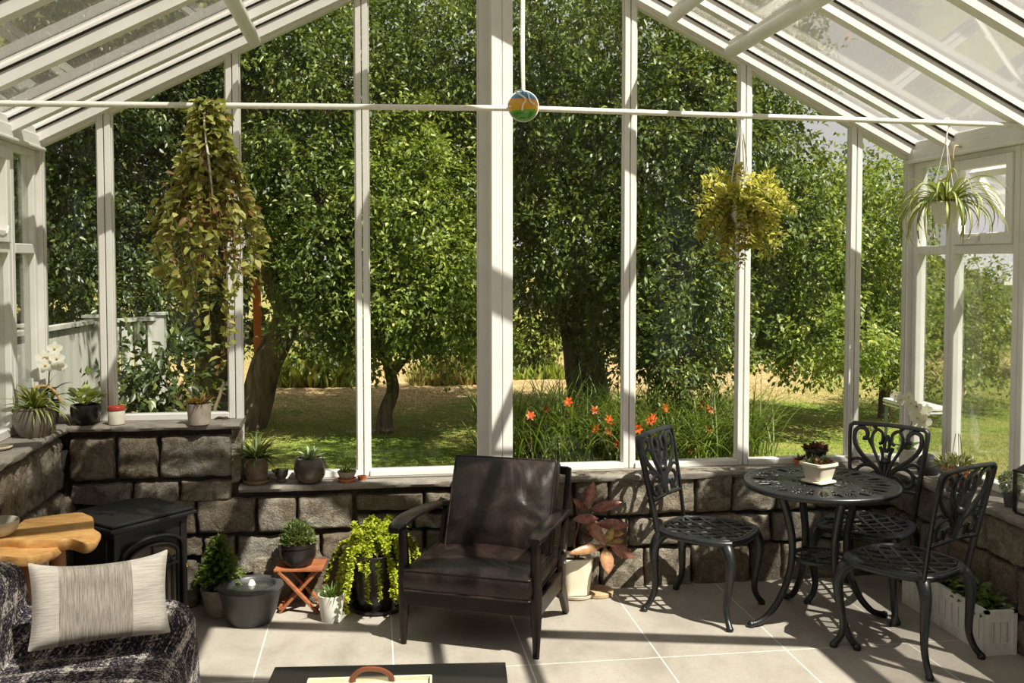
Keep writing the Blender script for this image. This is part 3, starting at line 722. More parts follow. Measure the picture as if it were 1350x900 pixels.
MB().lathe([(.038, 0), (.055, .006), (.075, .03), (.082, .062), (.080, .066), (.076, .062), (.068, .032), (.04, .012), (0, .010)], 40).build('vessel', mat('celadon_glaze', S(186, 180, 160), S(204, 198, 180), 9, .3), bw)

# ---- sofa under a tweed throw, and its cushion. Faces +X.
ORG = Vector((-1.2, 3.5, 0))
sf = thing('sofa', 'sofa in the near corner covered by a tweed throw', 'sofa', tuple(ORG))
M['linen'] = mat('sofa_linen', S(70, 66, 70), S(84, 80, 84), 30, .9)
def sbox(x0, x1, y0, y1, z0, z1): return MB().bx(x0-ORG.x, x1-ORG.x, y0-ORG.y, y1-ORG.y, z0, z1)
sbox(-1.50, -.70, 2.2, 3.86, .06, .30).build('base', M['linen'], sf, smooth=30, mods=[('bevel', .03, 3)])
sbox(-1.28, -.70, 2.2, 3.62, .30, .415).build('seat_cushion', M['linen'], sf, smooth=30, mods=[('bevel', .03, 3)])
sbox(-1.48, -1.30, 2.2, 3.84, .30, .70).build('backrest', M['linen'], sf, smooth=30, mods=[('bevel', .04, 3)])
sbox(-1.28, -.72, 3.66, 3.84, .30, .535).build('armrest', M['linen'], sf, smooth=30, mods=[('bevel', .03, 3)])
for x, y in ((-1.45, 3.8), (-.76, 3.8), (-1.45, 2.26), (-.76, 2.26)): MB().lathe([(.02, 0), (.026, .07)], 12, (x-ORG.x, y-ORG.y, 0)).build('leg', M['dark_wood'], sf)
def tweed():
    t = NT('navy_tweed'); sp = t.n('ShaderNodeSeparateXYZ'); t.l(t.coord(), sp.inputs[0]); X, Y, Z = sp.outputs
    yy = t.math('SUBTRACT', Y, t.math('MULTIPLY', Z, .8)); xx = t.math('SUBTRACT', X, t.math('MULTIPLY', Z, .6))
    cb = t.n('ShaderNodeCombineXYZ'); t.l(xx, cb.inputs[0]); t.l(yy, cb.inputs[1])
    wx = t.noise(1.0, 3, .7, None); 
    mp1 = t.n('ShaderNodeMapping'); mp1.inputs['Scale'].default_value = (52, 260, 1); t.l(cb.outputs[0], mp1.inputs[0])
    mp2 = t.n('ShaderNodeMapping'); mp2.inputs['Scale'].default_value = (260, 52, 1); t.l(cb.outputs[0], mp2.inputs[0])
    a = t.noise(1, 3, .7, mp1.outputs[0]); b = t.noise(1, 3, .7, mp2.outputs[0]); sp_ = t.noise(95, 2, .6)
    def stripe(o, step, w):
        f = t.math('FRACT', t.math('DIVIDE', o, step)); return t.math('LESS_THAN', f, w)
    st = t.math('ADD', t.math('MULTIPLY', stripe(xx, .115, .26), .07), t.math('MULTIPLY', stripe(yy, .10, .26), .07))
    m1 = t.math('ADD', t.math('MAXIMUM', a, b), st)
    m1 = t.math('ADD', m1, t.math('MULTIPLY', t.math('SUBTRACT', sp_, .5), .5))
    c = t.ramp(m1, [(.44, S(36, 33, 41)), (.56, S(52, 48, 58)), (.62, S(124, 116, 116)), (.72, S(214, 204, 194))])
    return t.done(t.pbsdf(c, .95, 0, t.bump(m1, .8, .006), .1))
th = MB(); x0, x1, y0, y1 = -1.56, -.615, 2.6, 3.915; st = .0125
nx, ny = int((x1-x0)/st), int((y1-y0)/st)
def sm(a, b, k=.03): h = max(0, min(1, .5+.5*(a-b)/k)); return b+(a-b)*h+k*h*(1-h)
def rbox(x, y, xa, xb, ya, yb, z, r):
    dx = max(xa-x, x-xb, 0); dy = max(ya-y, y-yb, 0); d = math.hypot(dx, dy)
    return z-r+math.sqrt(max(0, r*r-d*d)) if d < r else -1
def drape(x, y):
    h = .10
    h = max(h, rbox(x, y, -1.42, -.75, 2.0, 3.80, .425, .085)+.012*max(0, 1-((x+1.0)/.3)**2))
    lean = (x+1.28)
    h = sm(h, rbox(x, y, -1.45, -1.36, 2.0, 3.80, .72, .085), .04) if True else h
    arm_top = .56-.03*max(0, (x+.95))**1
    h = sm(h, rbox(x, y, -1.42, -.775, 3.735, 3.77, arm_top, .115), .05)
    s = Vector((x*5, y*5, 0)); h += noise.noise(s)*.008+noise.noise(s*2.7)*.004
    return h
for j in range(ny+1):
    for i in range(nx+1):
        x, y = x0+(x1-x0)*i/nx, y0+(y1-y0)*j/ny; z = drape(x, y)
        if z < .14:     # hanging hem: wave it
            w = noise.noise(Vector((x*6, y*6, 3)))*.015; x += w*.4; y += w*.4
        th.pt((x-ORG.x, y-ORG.y, z))
for j in range(ny):
    for i in range(nx):
        q = [j*(nx+1)+i, j*(nx+1)+i+1, (j+1)*(nx+1)+i+1, (j+1)*(nx+1)+i]
        if max(th.v[k][2] for k in q) < .125: continue
        th.f.append(tuple(q))
tw = th.build('throw_blanket', tweed(), smooth=180, mods=[('sub', 1)], loc=tuple(ORG)); tag(tw, 'navy and white tweed throw draped over the sofa', 'blanket')
# pillow
def pillow_mat():
    t = NT('woven_cotton'); sp = t.n('ShaderNodeSeparateXYZ'); t.l(t.coord(), sp.inputs[0])
    ax = t.math('ABSOLUTE', t.math('ADD', sp.outputs[0], .09*hxp)); centre = t.math('LESS_THAN', ax, .51*hxp)
    n1 = t.noise(1, 4, .7, t.map((260, 14, 14))); n2 = t.noise(1, 4, .7, t.map((14, 260, 14)))
    nn = t.mix(centre, n2, n1)
    cA = t.mix(t.ramp(nn, [(.35, (0,0,0,1)), (.65, (1,1,1,1))]), S(172, 164, 156), S(202, 195, 187))
    cB = t.mix(t.ramp(nn, [(.35, (0,0,0,1)), (.62, (1,1,1,1))]), S(122, 115, 107), S(168, 160, 151))
    c = t.mix(centre, cA, cB)
    return t.done(t.pbsdf(c, .9, 0, t.bump(nn, .5, .004), .15))
Bl, Br, Tr = atY(30, 862, 3.40), atY(226, 838, 3.58), atY(221, 727, 3.665)
Tl = atY(42, 748, 3.51); ctr = (Bl+Br+Tr+Tl)/4; ex = ((Br+Tr)-(Bl+Tl)).normalized(); ey0 = ((Tl+Tr)-(Bl+Br)); wd = ((Br+Tr)-(Bl+Tl)).length/2; ht = ey0.length/2
ey = (ey0-ex*ey0.dot(ex)).normalized(); ez = ex.cross(ey)
pm = MB(); n = 30; hxp, hyp = wd/2, ht/2
for sg in (1, -1):
    o_ = len(pm.v)
    for j in range(n+1):
        for i in range(n+1):
            u, v = 2*i/n-1, 2*j/n-1
            pin = .07; x = u*hxp*(1-pin*(1-u*u)*0-pin*(1-v*v)*abs(u)**3*.9); y = v*hyp*(1-.11*(1-u*u)*abs(v)**3+.10*abs(u)**4*(v if u > 0 else v)*(1 if v > 0 else .6))
            th_ = .062*((1-u**4)*(1-v**4))**.55; s_ = Vector((u*2, v*2, sg*2))
            th_ += noise.noise(s_)*.008*(1-u**6)*(1-v**6)
            seam = .005*math.exp(-((x+.60*hxp)/.005)**2)+.005*math.exp(-((x-.42*hxp)/.005)**2)
            pm.pt((x, y, sg*(th_+seam*.6*(1-v**8))))
    for j in range(n):
        for i in range(n):
            a = o_+j*(n+1)+i; q = (a, a+1, a+n+2, a+n+1); pm.f.append(q if sg > 0 else q[::-1])
po = pm.build('cushion', pillow_mat(), smooth=180, mods=[('sub', 1)])
po.matrix_world = Matrix((ex.to_4d(), ey.to_4d(), ez.to_4d(), ctr.to_4d())).transposed().copy() if False else Matrix([[ex.x, ey.x, ez.x, ctr.x], [ex.y, ey.y, ez.y, ctr.y], [ex.z, ey.z, ez.z, ctr.z], [0, 0, 0, 1]])
tag(po, 'oblong beige woven cushion lying on the tweed throw', 'cushion')

# ---- coffee table with a tray
ct = thing('coffee_table', 'low black coffee table at the bottom edge of the picture', 'table', (.03, 3.02, 0), math.radians(-5))
M['ebony'] = mat('ebonised_wood', S(26, 23, 22), S(34, 30, 28), 8, .42, stretch=(.2, 1, 1), bump=.04)
MB().bx(-.395, .385, -.30, .30, .425, .455).build('tabletop', M['ebony'], ct, smooth=0, mods=[('bevel', .004, 2)])
for sx in (-.36, .35):
    for sy in (-.265, .265): MB().bx(sx-.022, sx+.022, sy-.022, sy+.022, 0, .425).build('leg', M['ebony'], ct, smooth=0, mods=[('bevel', .003, 1)])
for y in (-.265, .265): MB().bx(-.35, .34, y-.01, y+.01, .36, .425).build('apron', M['ebony'], ct, smooth=0)
a = atZ(402, 897, .475); tr = thing('serving_tray', 'cream serving tray with looped brown leather handles on the coffee table', 'tray', (a.x+.20, a.y-.12, .455), math.radians(-4))
MB().bx(-.20, .20, -.12, .12, 0, .008).bx(-.20, .20, .112, .12, 0, .024).bx(-.20, .20, -.12, -.112, 0, .024).bx(-.20, -.192, -.12, .12, 0, .024).bx(.192, .20, -.12, .12, 0, .024).build('tray', mat('beige_tray', S(186, 180, 156), S(200, 194, 172), 10, .5), tr, smooth=0, mods=[('bevel', .003, 2)])
M['strap'] = mat('saddle_leather', S(92, 44, 24), S(120, 62, 36), 14, .35, bump=.1)
for y in (.116, -.116):
    h = MB(); h.tube(catmull([(-.055, y, .006), (-.05, y-.004, .03), (-.02, y-.012, .052), (.03, y-.012, .050), (.062, y-.006, .03), (.068, y, .006)], 6), .011, 10, flat=(1.25, .7)); h.build('handle', M['strap'], tr)
# ================================================================== PLANTS AND SMALL THINGS
G_ = lambda *rgb: S(*rgb)
M['strap_leaf'] = leafmat('variegated_strap_leaf', [(0, G_(58, 70, 36)), (.45, G_(104, 118, 56)), (.75, G_(176, 178, 112)), (1, G_(206, 202, 150))], .2)
M['spider_leaf'] = leafmat('spider_plant_leaf', [(0, G_(58, 74, 32)), (.4, G_(98, 116, 52)), (.75, G_(186, 188, 116)), (1, G_(212, 210, 150))], .2)
M['green_leaf'] = leafmat('green_leaf', [(0, G_(40, 58, 28)), (.5, G_(78, 104, 46)), (1, G_(128, 152, 68))], .25)
M['lime_leaf'] = leafmat('lime_leaf', [(0, G_(98, 116, 26)), (.5, G_(160, 172, 42)), (1, G_(212, 214, 84))], .35)
M['succulent'] = leafmat('pale_succulent', [(0, G_(84, 104, 78)), (.5, G_(132, 150, 112)), (1, G_(178, 190, 150))], .1)
M['light_succulent'] = leafmat('light_succulent', [(0, G_(120, 140, 66)), (.5, G_(164, 180, 98)), (1, G_(204, 212, 144))], .2)
M['red_green'] = leafmat('red_tinged_leaf', [(0, G_(110, 44, 32)), (.35, G_(146, 84, 46)), (.6, G_(110, 124, 50)), (1, G_(176, 178, 78))], .2)
M['maroon'] = leafmat('maroon_leaf', [(0, G_(62, 22, 28)), (.5, G_(112, 44, 46)), (.8, G_(120, 110, 66)), (1, G_(170, 150, 120))], .15)
M['vine_leaf'] = leafmat('mixed_vine_leaf', [(0, G_(138, 92, 66)), (.15, G_(160, 126, 76)), (.35, G_(124, 132, 66)), (.7, G_(176, 174, 98)), (1, G_(214, 206, 136))], .35)
M['gold_leaf'] = leafmat('golden_leaf', [(0, G_(120, 88, 42)), (.25, G_(160, 128, 56)), (.5, G_(116, 126, 48)), (.8, G_(184, 178, 70)), (1, G_(214, 204, 98))], .35)
M['stem'] = mat('plant_stem', S(96, 84, 48), S(122, 110, 62), 30, .7)
M['brown_stem'] = mat('woody_stem', S(98, 70, 46), S(126, 94, 64), 30, .8)
M['petal'] = leafmat('white_petal', [(0, G_(236, 232, 214)), (1, G_(250, 248, 242))], .3, tcol=S(250, 246, 230))
M['petal_heart'] = mat('yellow_petal_heart', S(206, 178, 70), S(220, 196, 96), 30, .5)
def potprof(r0, r1, h, lip=.006, wall=.007, belly=0.0, lip_h=.012):
    pr = []
    for i in range(9):
        t = i/8; pr.append((r0+(r1-r0)*t+belly*math.sin(PI*t), h*t))
    if lip: pr[-1:] = [(r1, h-lip_h), (r1+lip, h-lip_h+.002), (r1+lip, h-.002), (r1+lip-.002, h)]
    pr += [(pr[-1][0]-wall, h), (r1-wall, h*.86)]
    return [(pr[0][0]*.92, 0)]+pr
def pot(t, m, r0, r1, h, name='pot', sq=None, z=0, **kw):
    p = MB().lathe(potprof(r0, r1, h, **kw), 44, (0, 0, z), sq).build(name, m, t)
    MB().lathe([(r1*.98-.006, h*.84), (r1*.5, h*.87), (0, h*.88)], 28, (0, 0, z), sq).build('soil', M['soil'], t)
    return p
def saucer(t, m, r, h=.014, z=0): return MB().lathe([(r*.8, 0), (r*.95, h*.4), (r, h), (r-.006, h), (r*.85, h*.45), (0, h*.4)], 40, (0, 0, z)).build('saucer', m, t)
def tuft(t, m, z, n, L, w, e0=(.2, 1.4), bend=(1.0, 2.2), r=.02, name='foliage', edge=(.15, .45), mid=(.6, 1), fold=.3, seed=0):
    rn = random.Random(seed); mb = MB()
    for i in range(n):
        a = rn.uniform(0, 2*PI); el = rn.uniform(*e0); q = rn.uniform(.65, 1.05)
        mb.blade((math.cos(a)*r*rn.random(), math.sin(a)*r*rn.random(), z), a, L*q, w*rn.uniform(.8, 1.15), el, el-rn.uniform(*bend), 8, rn.uniform(*edge), rn.uniform(*mid), fold, rn.uniform(-.3, .3))
    return mb.build(name, m, t, smooth=180)
def bushy(t, m, c, rad, n, L, W, tmpl=LEAF8, name='foliage', up=.5, amin=.1, amax=1, shell=.5, droop=0):
    d = unit(NR.normal(size=(n, 3))); d[:, 2] = np.abs(d[:, 2])*.9-.1*np.ones(n)*(rad[2] > 0)
    rr = shell+(1-shell)*NR.random(n)**.6; C = np.array(c)+d*np.array(rad)*rr[:, None]
    D = d+np.array([0, 0, up-droop])+NR.normal(0, .35, (n, 3))
    return leaf_arrays(name, C, D, L*NR.uniform(.7, 1.15, n), W*NR.uniform(.8, 1.1, n), NR.uniform(amin, amax, n), m, t, tmpl)
def stems(t, z0, tips, r=.003, m=None, name='stem'):
    mb = MB()
    for p in tips: mb.tube(catmull([(0, 0, z0), (p[0]*.4, p[1]*.4, z0+(p[2]-z0)*.6), p], 4), [r, r*.5], 6)
    return mb.build(name, m or M['stem'], t)

def on_sill(px, py, r, z):
    q = atZ(px, py, z); return (q.x, min(q.y+r, 5.452-r), z)
# ---- left, high sill
p = atZ(33, 577, ZU); t = thing('potted_spider_plant', 'striped spiky-leaved plant in a round grey-brown pot on the high left sill', 'potted plant', (p.x+.03, p.y+.04, ZU))
pot(t, M['grey_glaze'], .062, .086, .145, belly=.020, lip=.003)
tuft(t, M['strap_leaf'], .125, 95, .20, .018, (.15, 1.45), (.7, 2.0), .03, seed=4)
p = atZ(20, 594, ZU); t = thing('saucer', 'small yellow-rimmed white saucer on the left end of the high sill', 'saucer', (-1.68, 4.70, ZU))
MB().lathe([(.03, 0), (.05, .006), (.058, .014), (.055, .014), (.03, .007), (0, .006)], 36).build('dish', mat('cream_plate', S(226, 208, 170), S(236, 222, 190), 9, .4), t)
# orchid in a black vase
p = atZ(64, 566, ZU); t = thing('potted_orchid', 'white orchid above dark leaves in the left corner of the high sill', 'orchid', (-1.675, 5.38, ZU))
MB().lathe(potprof(.040, .052, .13, belly=.006), 32).build('pot', M['black'], t)
fb = MB()
for a, L, e in ((-1.2, .16, 1.2), (.3, .17, 1.25), (1.6, .16, 1.0), (2.9, .15, 1.1), (4.1, .15, .9)):
    fb.blade((0, 0, .12), a, L, .06, e, e-1.5, 8, .3, .5, .2)
fb.build('leaves', leafmat('dark_orchid_leaf', [(0, G_(20, 26, 28)), (1, G_(34, 42, 44))], .05, .3), t)
def orchid_flower(t, c, facing, r, tilt=0):
    fm = MB(); f = Vector(facing).normalized(); u = f.cross(Vector((0, 0, 1))).normalized(); w = u.cross(f)
    for k in range(5):
        a = PI/2+k*2*PI/5+tilt; d = u*math.cos(a)+w*math.sin(a)+f*.18
        fm.leaf(Vector(c), d, f, r, r*(.95 if k in (1, 4) else .62), .6, .15, .12, ((0, .15), (.3, .8), (.6, 1), (.85, .7), (1, .1)))
    o = fm.build('flower', M['petal'], t, smooth=180)
    MB().lathe([(0, 0), (.16*r, .05*r), (.13*r, .2*r), (0, .26*r)], 10, (0, 0, 0)).build('lip', M['petal_heart'], o, loc=tuple(Vector(c)+f*.004)); return o
b0 = Vector((-1.675, 5.38, ZU))
sp = [Vector((0, 0, .12)), Vector((.0, .01, .22)), Vector((.01, 0, .29)), Vector((.02, -.02, .33))]
MB().tube(catmull(sp, 5), .003, 6).build('stem', M['stem'], t)
for (px, py), r in (((72, 460), .040), ((58, 472), .044), ((66, 480), .036), ((75, 473), .040), ((81, 483), .030), ((60, 482), .040), ((77, 482), .030)):
    q = atY(px, py, 5.36+RN.uniform(-.03, .03))-b0; orchid_flower(t, q, (.25, -1, .1), r, RN.uniform(-.4, .4))
# bent cane hoop and small blue bird ornament
t = tag(MB().tube(catmull([atY(44, 560, 5.20), atY(38, 530, 5.20), atY(45, 513, 5.20), atY(60, 509, 5.20), atY(73, 517, 5.20), atY(81, 531, 5.20)], 6), [.006, .008, .008, .008, .007, .006], 10).build('cane_hoop', mat('bent_cane', S(166, 120, 66), S(196, 152, 92), 30, .5)), 'bent tan cane hoop arching over the blue glass on the high left sill', 'hoop')
p = atZ(66, 570, ZU); t = thing('candle_glass', 'small patterned blue glass dish below the cane hoop on the high sill', 'dish', (p.x, p.y, ZU))
MB().lathe([(.020, 0), (.026, .004), (.029, .04), (.026, .04), (.022, .008), (0, .008)], 24).build('vessel', mat('blue_patterned_glass', S(96, 128, 140), S(190, 160, 90), 60, .2, lo=.45, hi=.55), t)
MB().tube([(.0, .0, .008), (.0, .0, .20)], .006, 10).build('candle', mat('pale_wax', S(150, 166, 176), None, 20, .5), t)
t = thing('potted_succulent', 'pale green fleshy plant in a black tapering pot on the high left sill', 'potted plant', on_sill(108, 562, .072, ZU))
pot(t, M['black'], .042, .072, .105, belly=.014, lip=.0)
lm = MB()
for k in range(44):
    a = RN.uniform(0, 2*PI); r = .015+.06*RN.random(); s_ = 1 if math.cos(a) > -.2 else .8
    hgt = .11+.055*RN.random()
    lm.leaf((r*math.cos(a), r*math.sin(a), hgt), (math.cos(a)*.8, math.sin(a)*.8, RN.uniform(.0, 1)), (0, 0, 1), RN.uniform(.04, .058), RN.uniform(.034, .046), RN.uniform(.4, 1), .3, .2, ((0, .3), (.3, .9), (.65, 1), (.9, .6), (1, .2)))
lm.build('foliage', M['light_succulent'], t, smooth=180)
stems(t, .09, [(.05*math.cos(a), .05*math.sin(a), .13+.02*(i % 2)) for i, a in enumerate((0, 1, 2, 3, 4, 5))], .005, M['stem'])
t = thing('storage_jar', 'small glass jar of white contents with a red lid on the high sill', 'jar', on_sill(151, 561, .043, ZU))
MB().lathe([(.036, 0), (.042, .004), (.043, .012), (.043, .066), (.039, .074), (.039, .080), (0, .080)], 36).build('body', mat('filled_glass', S(196, 188, 170), S(222, 216, 202), 16, .15), t)
MB().lathe([(.041, .076), (.0435, .078), (.0435, .094), (.041, .097), (0, .097)], 36).build('lid', mat('red_lid', S(150, 46, 28), S(172, 62, 38), 12, .4), t)
p = atZ(260, 558, ZU); t = thing('potted_bromeliad', 'red and green rosette plant in a pale concrete pot on the high sill', 'potted plant', on_sill(260, 561, .064, ZU))
pot(t, M['concrete'], .055, .063, .108, lip=0)
tuft(t, M['red_green'], .095, 40, .085, .022, (.3, 1.4), (.2, 1.0), .03, seed=9, edge=(.0, .4), mid=(.3, .9))
p = atZ(291, 554, ZU); cb = MB()
cb.tube(catmull([(-.035, 0, .006), (-.01, .008, .012), (.02, -.004, .010), (.045, .006, .006)], 5), [.003, .008, .006, .002], 8); cb.tube(catmull([(0, .005, .01), (.02, .03, .012), (.035, .035, .006)], 4), [.004, .002], 6)
tag(cb.build('twig', mat('dry_bark', S(62, 44, 32), S(92, 66, 48), 40, .9), loc=(p.x, p.y+.01, ZU)), 'short dry brown twig on the end of the high sill', 'twig')

# ---- lower sill
p = atZ(336, 634, ZS); t = thing('potted_spider_plant', 'grassy spider plant in a brown pot on the low sill beside the wall step', 'potted plant', tuple(Vector(on_sill(338, 638, .075, ZS)))) 
saucer(t, mat('brown_saucer', S(112, 86, 60), S(136, 106, 76), 14, .6), .074, .022)
pot(t, mat('brown_clay', S(92, 76, 64), S(120, 100, 84), 22, .7, bump=.2), .054, .064, .135, z=.008, lip=.004)
tuft(t, M['strap_leaf'], .130, 120, .17, .016, (.0, 1.4), (.6, 1.7), .035, seed=12, mid=(.35, .75), edge=(.05, .35))
p = atZ(370, 637, ZS); t = thing('teacup', 'tiny dark glazed cup with a spout left of the round pewter pot', 'cup', on_sill(370, 637, .042, ZS))
MB().lathe([(.022, 0), (.030, .004), (.030, .012), (.022, .018), (.034, .036), (.038, .058), (.040, .066), (.036, .066), (.032, .040), (0, .024)], 36).build('vessel', mat('dark_streaked_glaze', S(54, 52, 50), S(128, 116, 100), 22, .2), t)
sp_ = MB(); sp_.tube([(-.034, 0, .055), (-.05, 0, .066)], [.009, .006], 8); sp_.build('spout', M['pewter'], t)
p = atZ(408, 635, ZS); t = thing('potted_aloe', 'small pale aloe in a round shiny pewter-coloured pot on the low sill', 'potted plant', on_sill(408, 637, .088, ZS))
MB().lathe([(.045, 0), (.062, .006), (.080, .035), (.086, .07), (.083, .105), (.074, .130), (.070, .133), (.067, .130), (.074, .105)], 48).build('pot', M['pewter'], t)
MB().lathe([(.074, .112), (.03, .116), (0, .117)], 28).build('soil', M['soil'], t)
tuft(t, M['succulent'], .115, 38, .088, .026, (.15, 1.4), (.1, .5), .015, seed=21, fold=.5, mid=(.4, .8), edge=(.5, 1))
p = atZ(457, 636, ZS); t = thing('potted_succulent', 'low green succulent in a small grey bowl on a terracotta saucer on the low sill', 'potted plant', on_sill(457, 637, .053, ZS))
saucer(t, M['terracotta'], .050, .018)
MB().lathe([(.028, 0), (.036, .006), (.050, .036), (.052, .044), (.047, .044), (.040, .03), (0, .028)], 36, (0, 0, .012)).build('pot', M['concrete'], t)
tuft(t, M['green_leaf'], .046, 44, .052, .011, (.1, 1.3), (-.2, .3), .03, seed=5, fold=.4, mid=(.5, 1), edge=(.5, .9))
p = atZ(476, 634, ZS); t = thing('terracotta_dish', 'tiny empty terracotta dish behind the grey succulent bowl', 'dish', (p.x+.005, p.y+.03, ZS))
MB().lathe([(.018, 0), (.024, .018), (.027, .022), (.022, .022), (.016, .006), (0, .006)], 28).build('dish', M['terracotta'], t)
p = atZ(1046, 610, ZS); t = thing('potted_succulent', 'tiny dark rosette in a low terracotta pot on the sill behind the bistro table', 'potted plant', (p.x, YG-.12, ZS))
pot(t, M['terracotta'], .030, .040, .04, lip=.003); tuft(t, M['maroon'], .036, 22, .05, .016, (.1, 1.2), (0, .6), .02, seed=6)
t = thing('flowerpot', 'black pot with dark foliage on the sill behind the cream planter', 'potted plant', (atY(1074, 600, 5.4).x, 5.385, ZS))
pot(t, M['black'], .040, .066, .10, lip=.004); bushy(t, M['maroon'], (0, 0, .095), (.06, .06, .03), 70, .035, .022, amin=0, amax=.6)

# ---- planter on the bistro table
t = thing('table_planter', 'square cream planter of mixed succulents on the bistro table', 'planter', (2.20, 4.63, .72), math.radians(24))
MB().lathe([(.056, 0), (.068, .004), (.068, .010), (.052, .012)], 48, sq=6).build('saucer', M['cream'], t)
pot(t, M['cream'], .049, .072, .092, sq=6, z=.010, lip=.003, lip_h=.016)
for k, (x, y, m_, n, L, W) in enumerate(((-.03, -.02, 'maroon', 26, .042, .022), (.035, .0, 'succulent', 24, .05, .02), (-.005, .03, 'green_leaf', 26, .055, .014), (.03, -.035, 'maroon', 20, .04, .02), (-.04, .03, 'succulent', 18, .04, .016))):
    rn = random.Random(k); f = MB()
    for i in range(n):
        a = rn.uniform(0, 2*PI); e = rn.uniform(.1, 1.4); f.blade((x, y, .088), a, L*rn.uniform(.7, 1.1), W, e, e-.3, 5, rn.uniform(.0, .6), rn.uniform(.2, .9), .4)
    f.build('rosette', M[m_], t, smooth=180)

# ---- right sill
t = thing('potted_orchid', 'white and yellow orchid spray arching in the right corner', 'orchid', (3.07, 5.32, ZS))
pot(t, M['white_pot'], .040, .052, .10)
fb = MB()
for a, e in ((0, .7), (1.5, .9), (3.0, .6), (4.4, .8)): fb.blade((0, 0, .09), a, .14, .05, e, e-1.2, 7, .3, .5, .25)
fb.build('leaves', M['green_leaf'], t)
b0 = Vector((3.07, 5.33, ZS)); tip = atY(1180, 521, 5.30)-b0
MB().tube(catmull([(0, 0, .09), (.02, .0, .22), (.035, -.01, .32), atY(1207, 535, 5.28)-b0, tip], 5), .003, 6).build('stem', M['stem'], t)
for (px, py), r in (((1180, 521), .028), ((1186, 527), .026), ((1196, 524), .030), ((1204, 538), .040), ((1212, 545), .036), ((1208, 552), .036), ((1216, 556), .040), ((1200, 532), .028), ((1220, 540), .030)):
    orchid_flower(t, atY(px, py, 5.27+RN.uniform(-.02, .02))-b0, (-.2, -1, -.1), r*1.25, RN.uniform(-.5, .5))
t = tag(MB().lathe([(0, 0), (.05, .0), (.062, .03), (.060, .07), (.040, .105), (.0, .118)], 28).build('stone', mat('dark_river_stone', S(40, 38, 38), S(56, 52, 50), 12, .6), loc=(3.06, 5.08, ZS)), 'dark rounded stone on the right sill beside the terracotta pot', 'stone')
t = thing('potted_fern', 'pale leafy plant with thin wires in a terracotta pot on the right sill', 'potted plant', (3.075, 4.83, ZS))
pot(t, M['terracotta'], .045, .062, .085, lip=.005)
bushy(t, leafmat('pale_fern', [(0, G_(96, 108, 62)), (.5, G_(158, 162, 104)), (1, G_(226, 222, 196))], .3), (0, 0, .085), (.12, .12, .07), 260, .045, .014, amin=.0, amax=1, shell=.2, up=.3)
w = MB(); 
for x, y in ((-.03, .02), (.02, -.03), (.03, .03)): w.tube([(x, y, .08), (x*.3, y*.3, .27)], .0018, 5)
w.build('wire_support', M['pewter'], t)
p = atZ(1329, 671, ZS); t = thing('potted_topiary', 'small round grey-green topiary in a dark pot beside the lantern', 'potted plant', (3.05, 4.345, ZS))
pot(t, mat('slate_pot', S(70, 72, 74), S(88, 90, 92), 15, .6), .028, .038, .07, lip=.003)
d_ = unit(NR.normal(size=(900, 3))); leaf_arrays('foliage', np.array([0, 0, .118])+d_*.052*NR.uniform(.75, 1, (900, 1)), d_+NR.normal(0, .4, (900, 3)), .016, .008, NR.random(900), leafmat('grey_green_leaf', [(0, G_(92, 104, 78)), (1, G_(170, 178, 150))], .2), t)
t = thing('lantern', 'black metal lantern with glass sides at the right edge of the sill', 'lantern', (3.06, 4.16, ZS), .1)
f = MB(); hw_ = .07; H_ = .20
f.bx(-hw_, hw_, -hw_, hw_, 0, .014)
for sx in (-1, 1):
    for sy in (-1, 1): f.bx(sx*hw_-.006 if sx < 0 else hw_-.006, (sx*hw_+.006) if sx < 0 else hw_+.006, sy*hw_-.006, sy*hw_+.006, .01, H_)
f.bx(-hw_-.008, hw_+.008, -hw_-.008, hw_+.008, H_, H_+.010)
f.build('frame', M['black'], t, smooth=0)
MB().lathe([(.098, H_+.010), (.060, H_+.042), (.03, H_+.052), (.028, H_+.07), (0, H_+.075)], 4).build('roof', M['black'], t, smooth=0).rotation_euler.z = PI/4
MB().tube([(.03*math.cos(a), 0, H_+.075+.03+.03*math.sin(a)) for a in [2*PI*k/20 for k in range(20)]], .003, 6, True).build('ring', M['black'], t)
g = MB()
for s_ in (-1, 1): g.bx(-hw_+.006, hw_-.006, s_*hw_-.001, s_*hw_+.001, .014, H_); g.bx(s_*hw_-.001, s_*hw_+.001, -hw_+.006, hw_-.006, .014, H_)
g.build('glazing', M['side_glass'], t, smooth=0)
MB().lathe([(.025, .014), (.025, .09), (.0, .088)], 24).build('candle', M['cream'], t)

# ---- plants on the floor
t = thing('potted_spruce', 'small conical dwarf spruce in a stone-coloured pot on the floor beside the stove', 'potted plant', (-.80, 5.185, 0))
pot(t, M['concrete'], .062, .088, .145, lip=.004)
MB().tube([(0, 0, .12), (.004, 0, .40)], [.009, .003], 8).build('trunk', M['brown_stem'], t)
C, D, A = [], [], []
for i in range(90):
    z = .15+.25*(i/89); R_ = .125*(1-(z-.15)/.29)+.008; a = i*2.4; L_ = R_*RN.uniform(.8, 1.15)
    for q in range(max(5, int(L_/.0055))):
        s_ = q*.0055; x = math.cos(a)*s_; y = math.sin(a)*s_; zz = z+s_*.15
        for k in range(3):
            dd = Vector((math.cos(a), math.sin(a), .1)).normalized()+Vector((RN.uniform(-.7, .7), RN.uniform(-.7, .7), RN.uniform(-.5, .7)))
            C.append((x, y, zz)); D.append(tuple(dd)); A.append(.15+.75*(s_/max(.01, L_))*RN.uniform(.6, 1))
leaf_arrays('needles', np.array(C), np.array(D), .030, .0075, np.array(A), leafmat('spruce_needle', [(0, G_(52, 72, 36)), (.5, G_(98, 120, 56)), (1, G_(160, 172, 84))], .25), t)
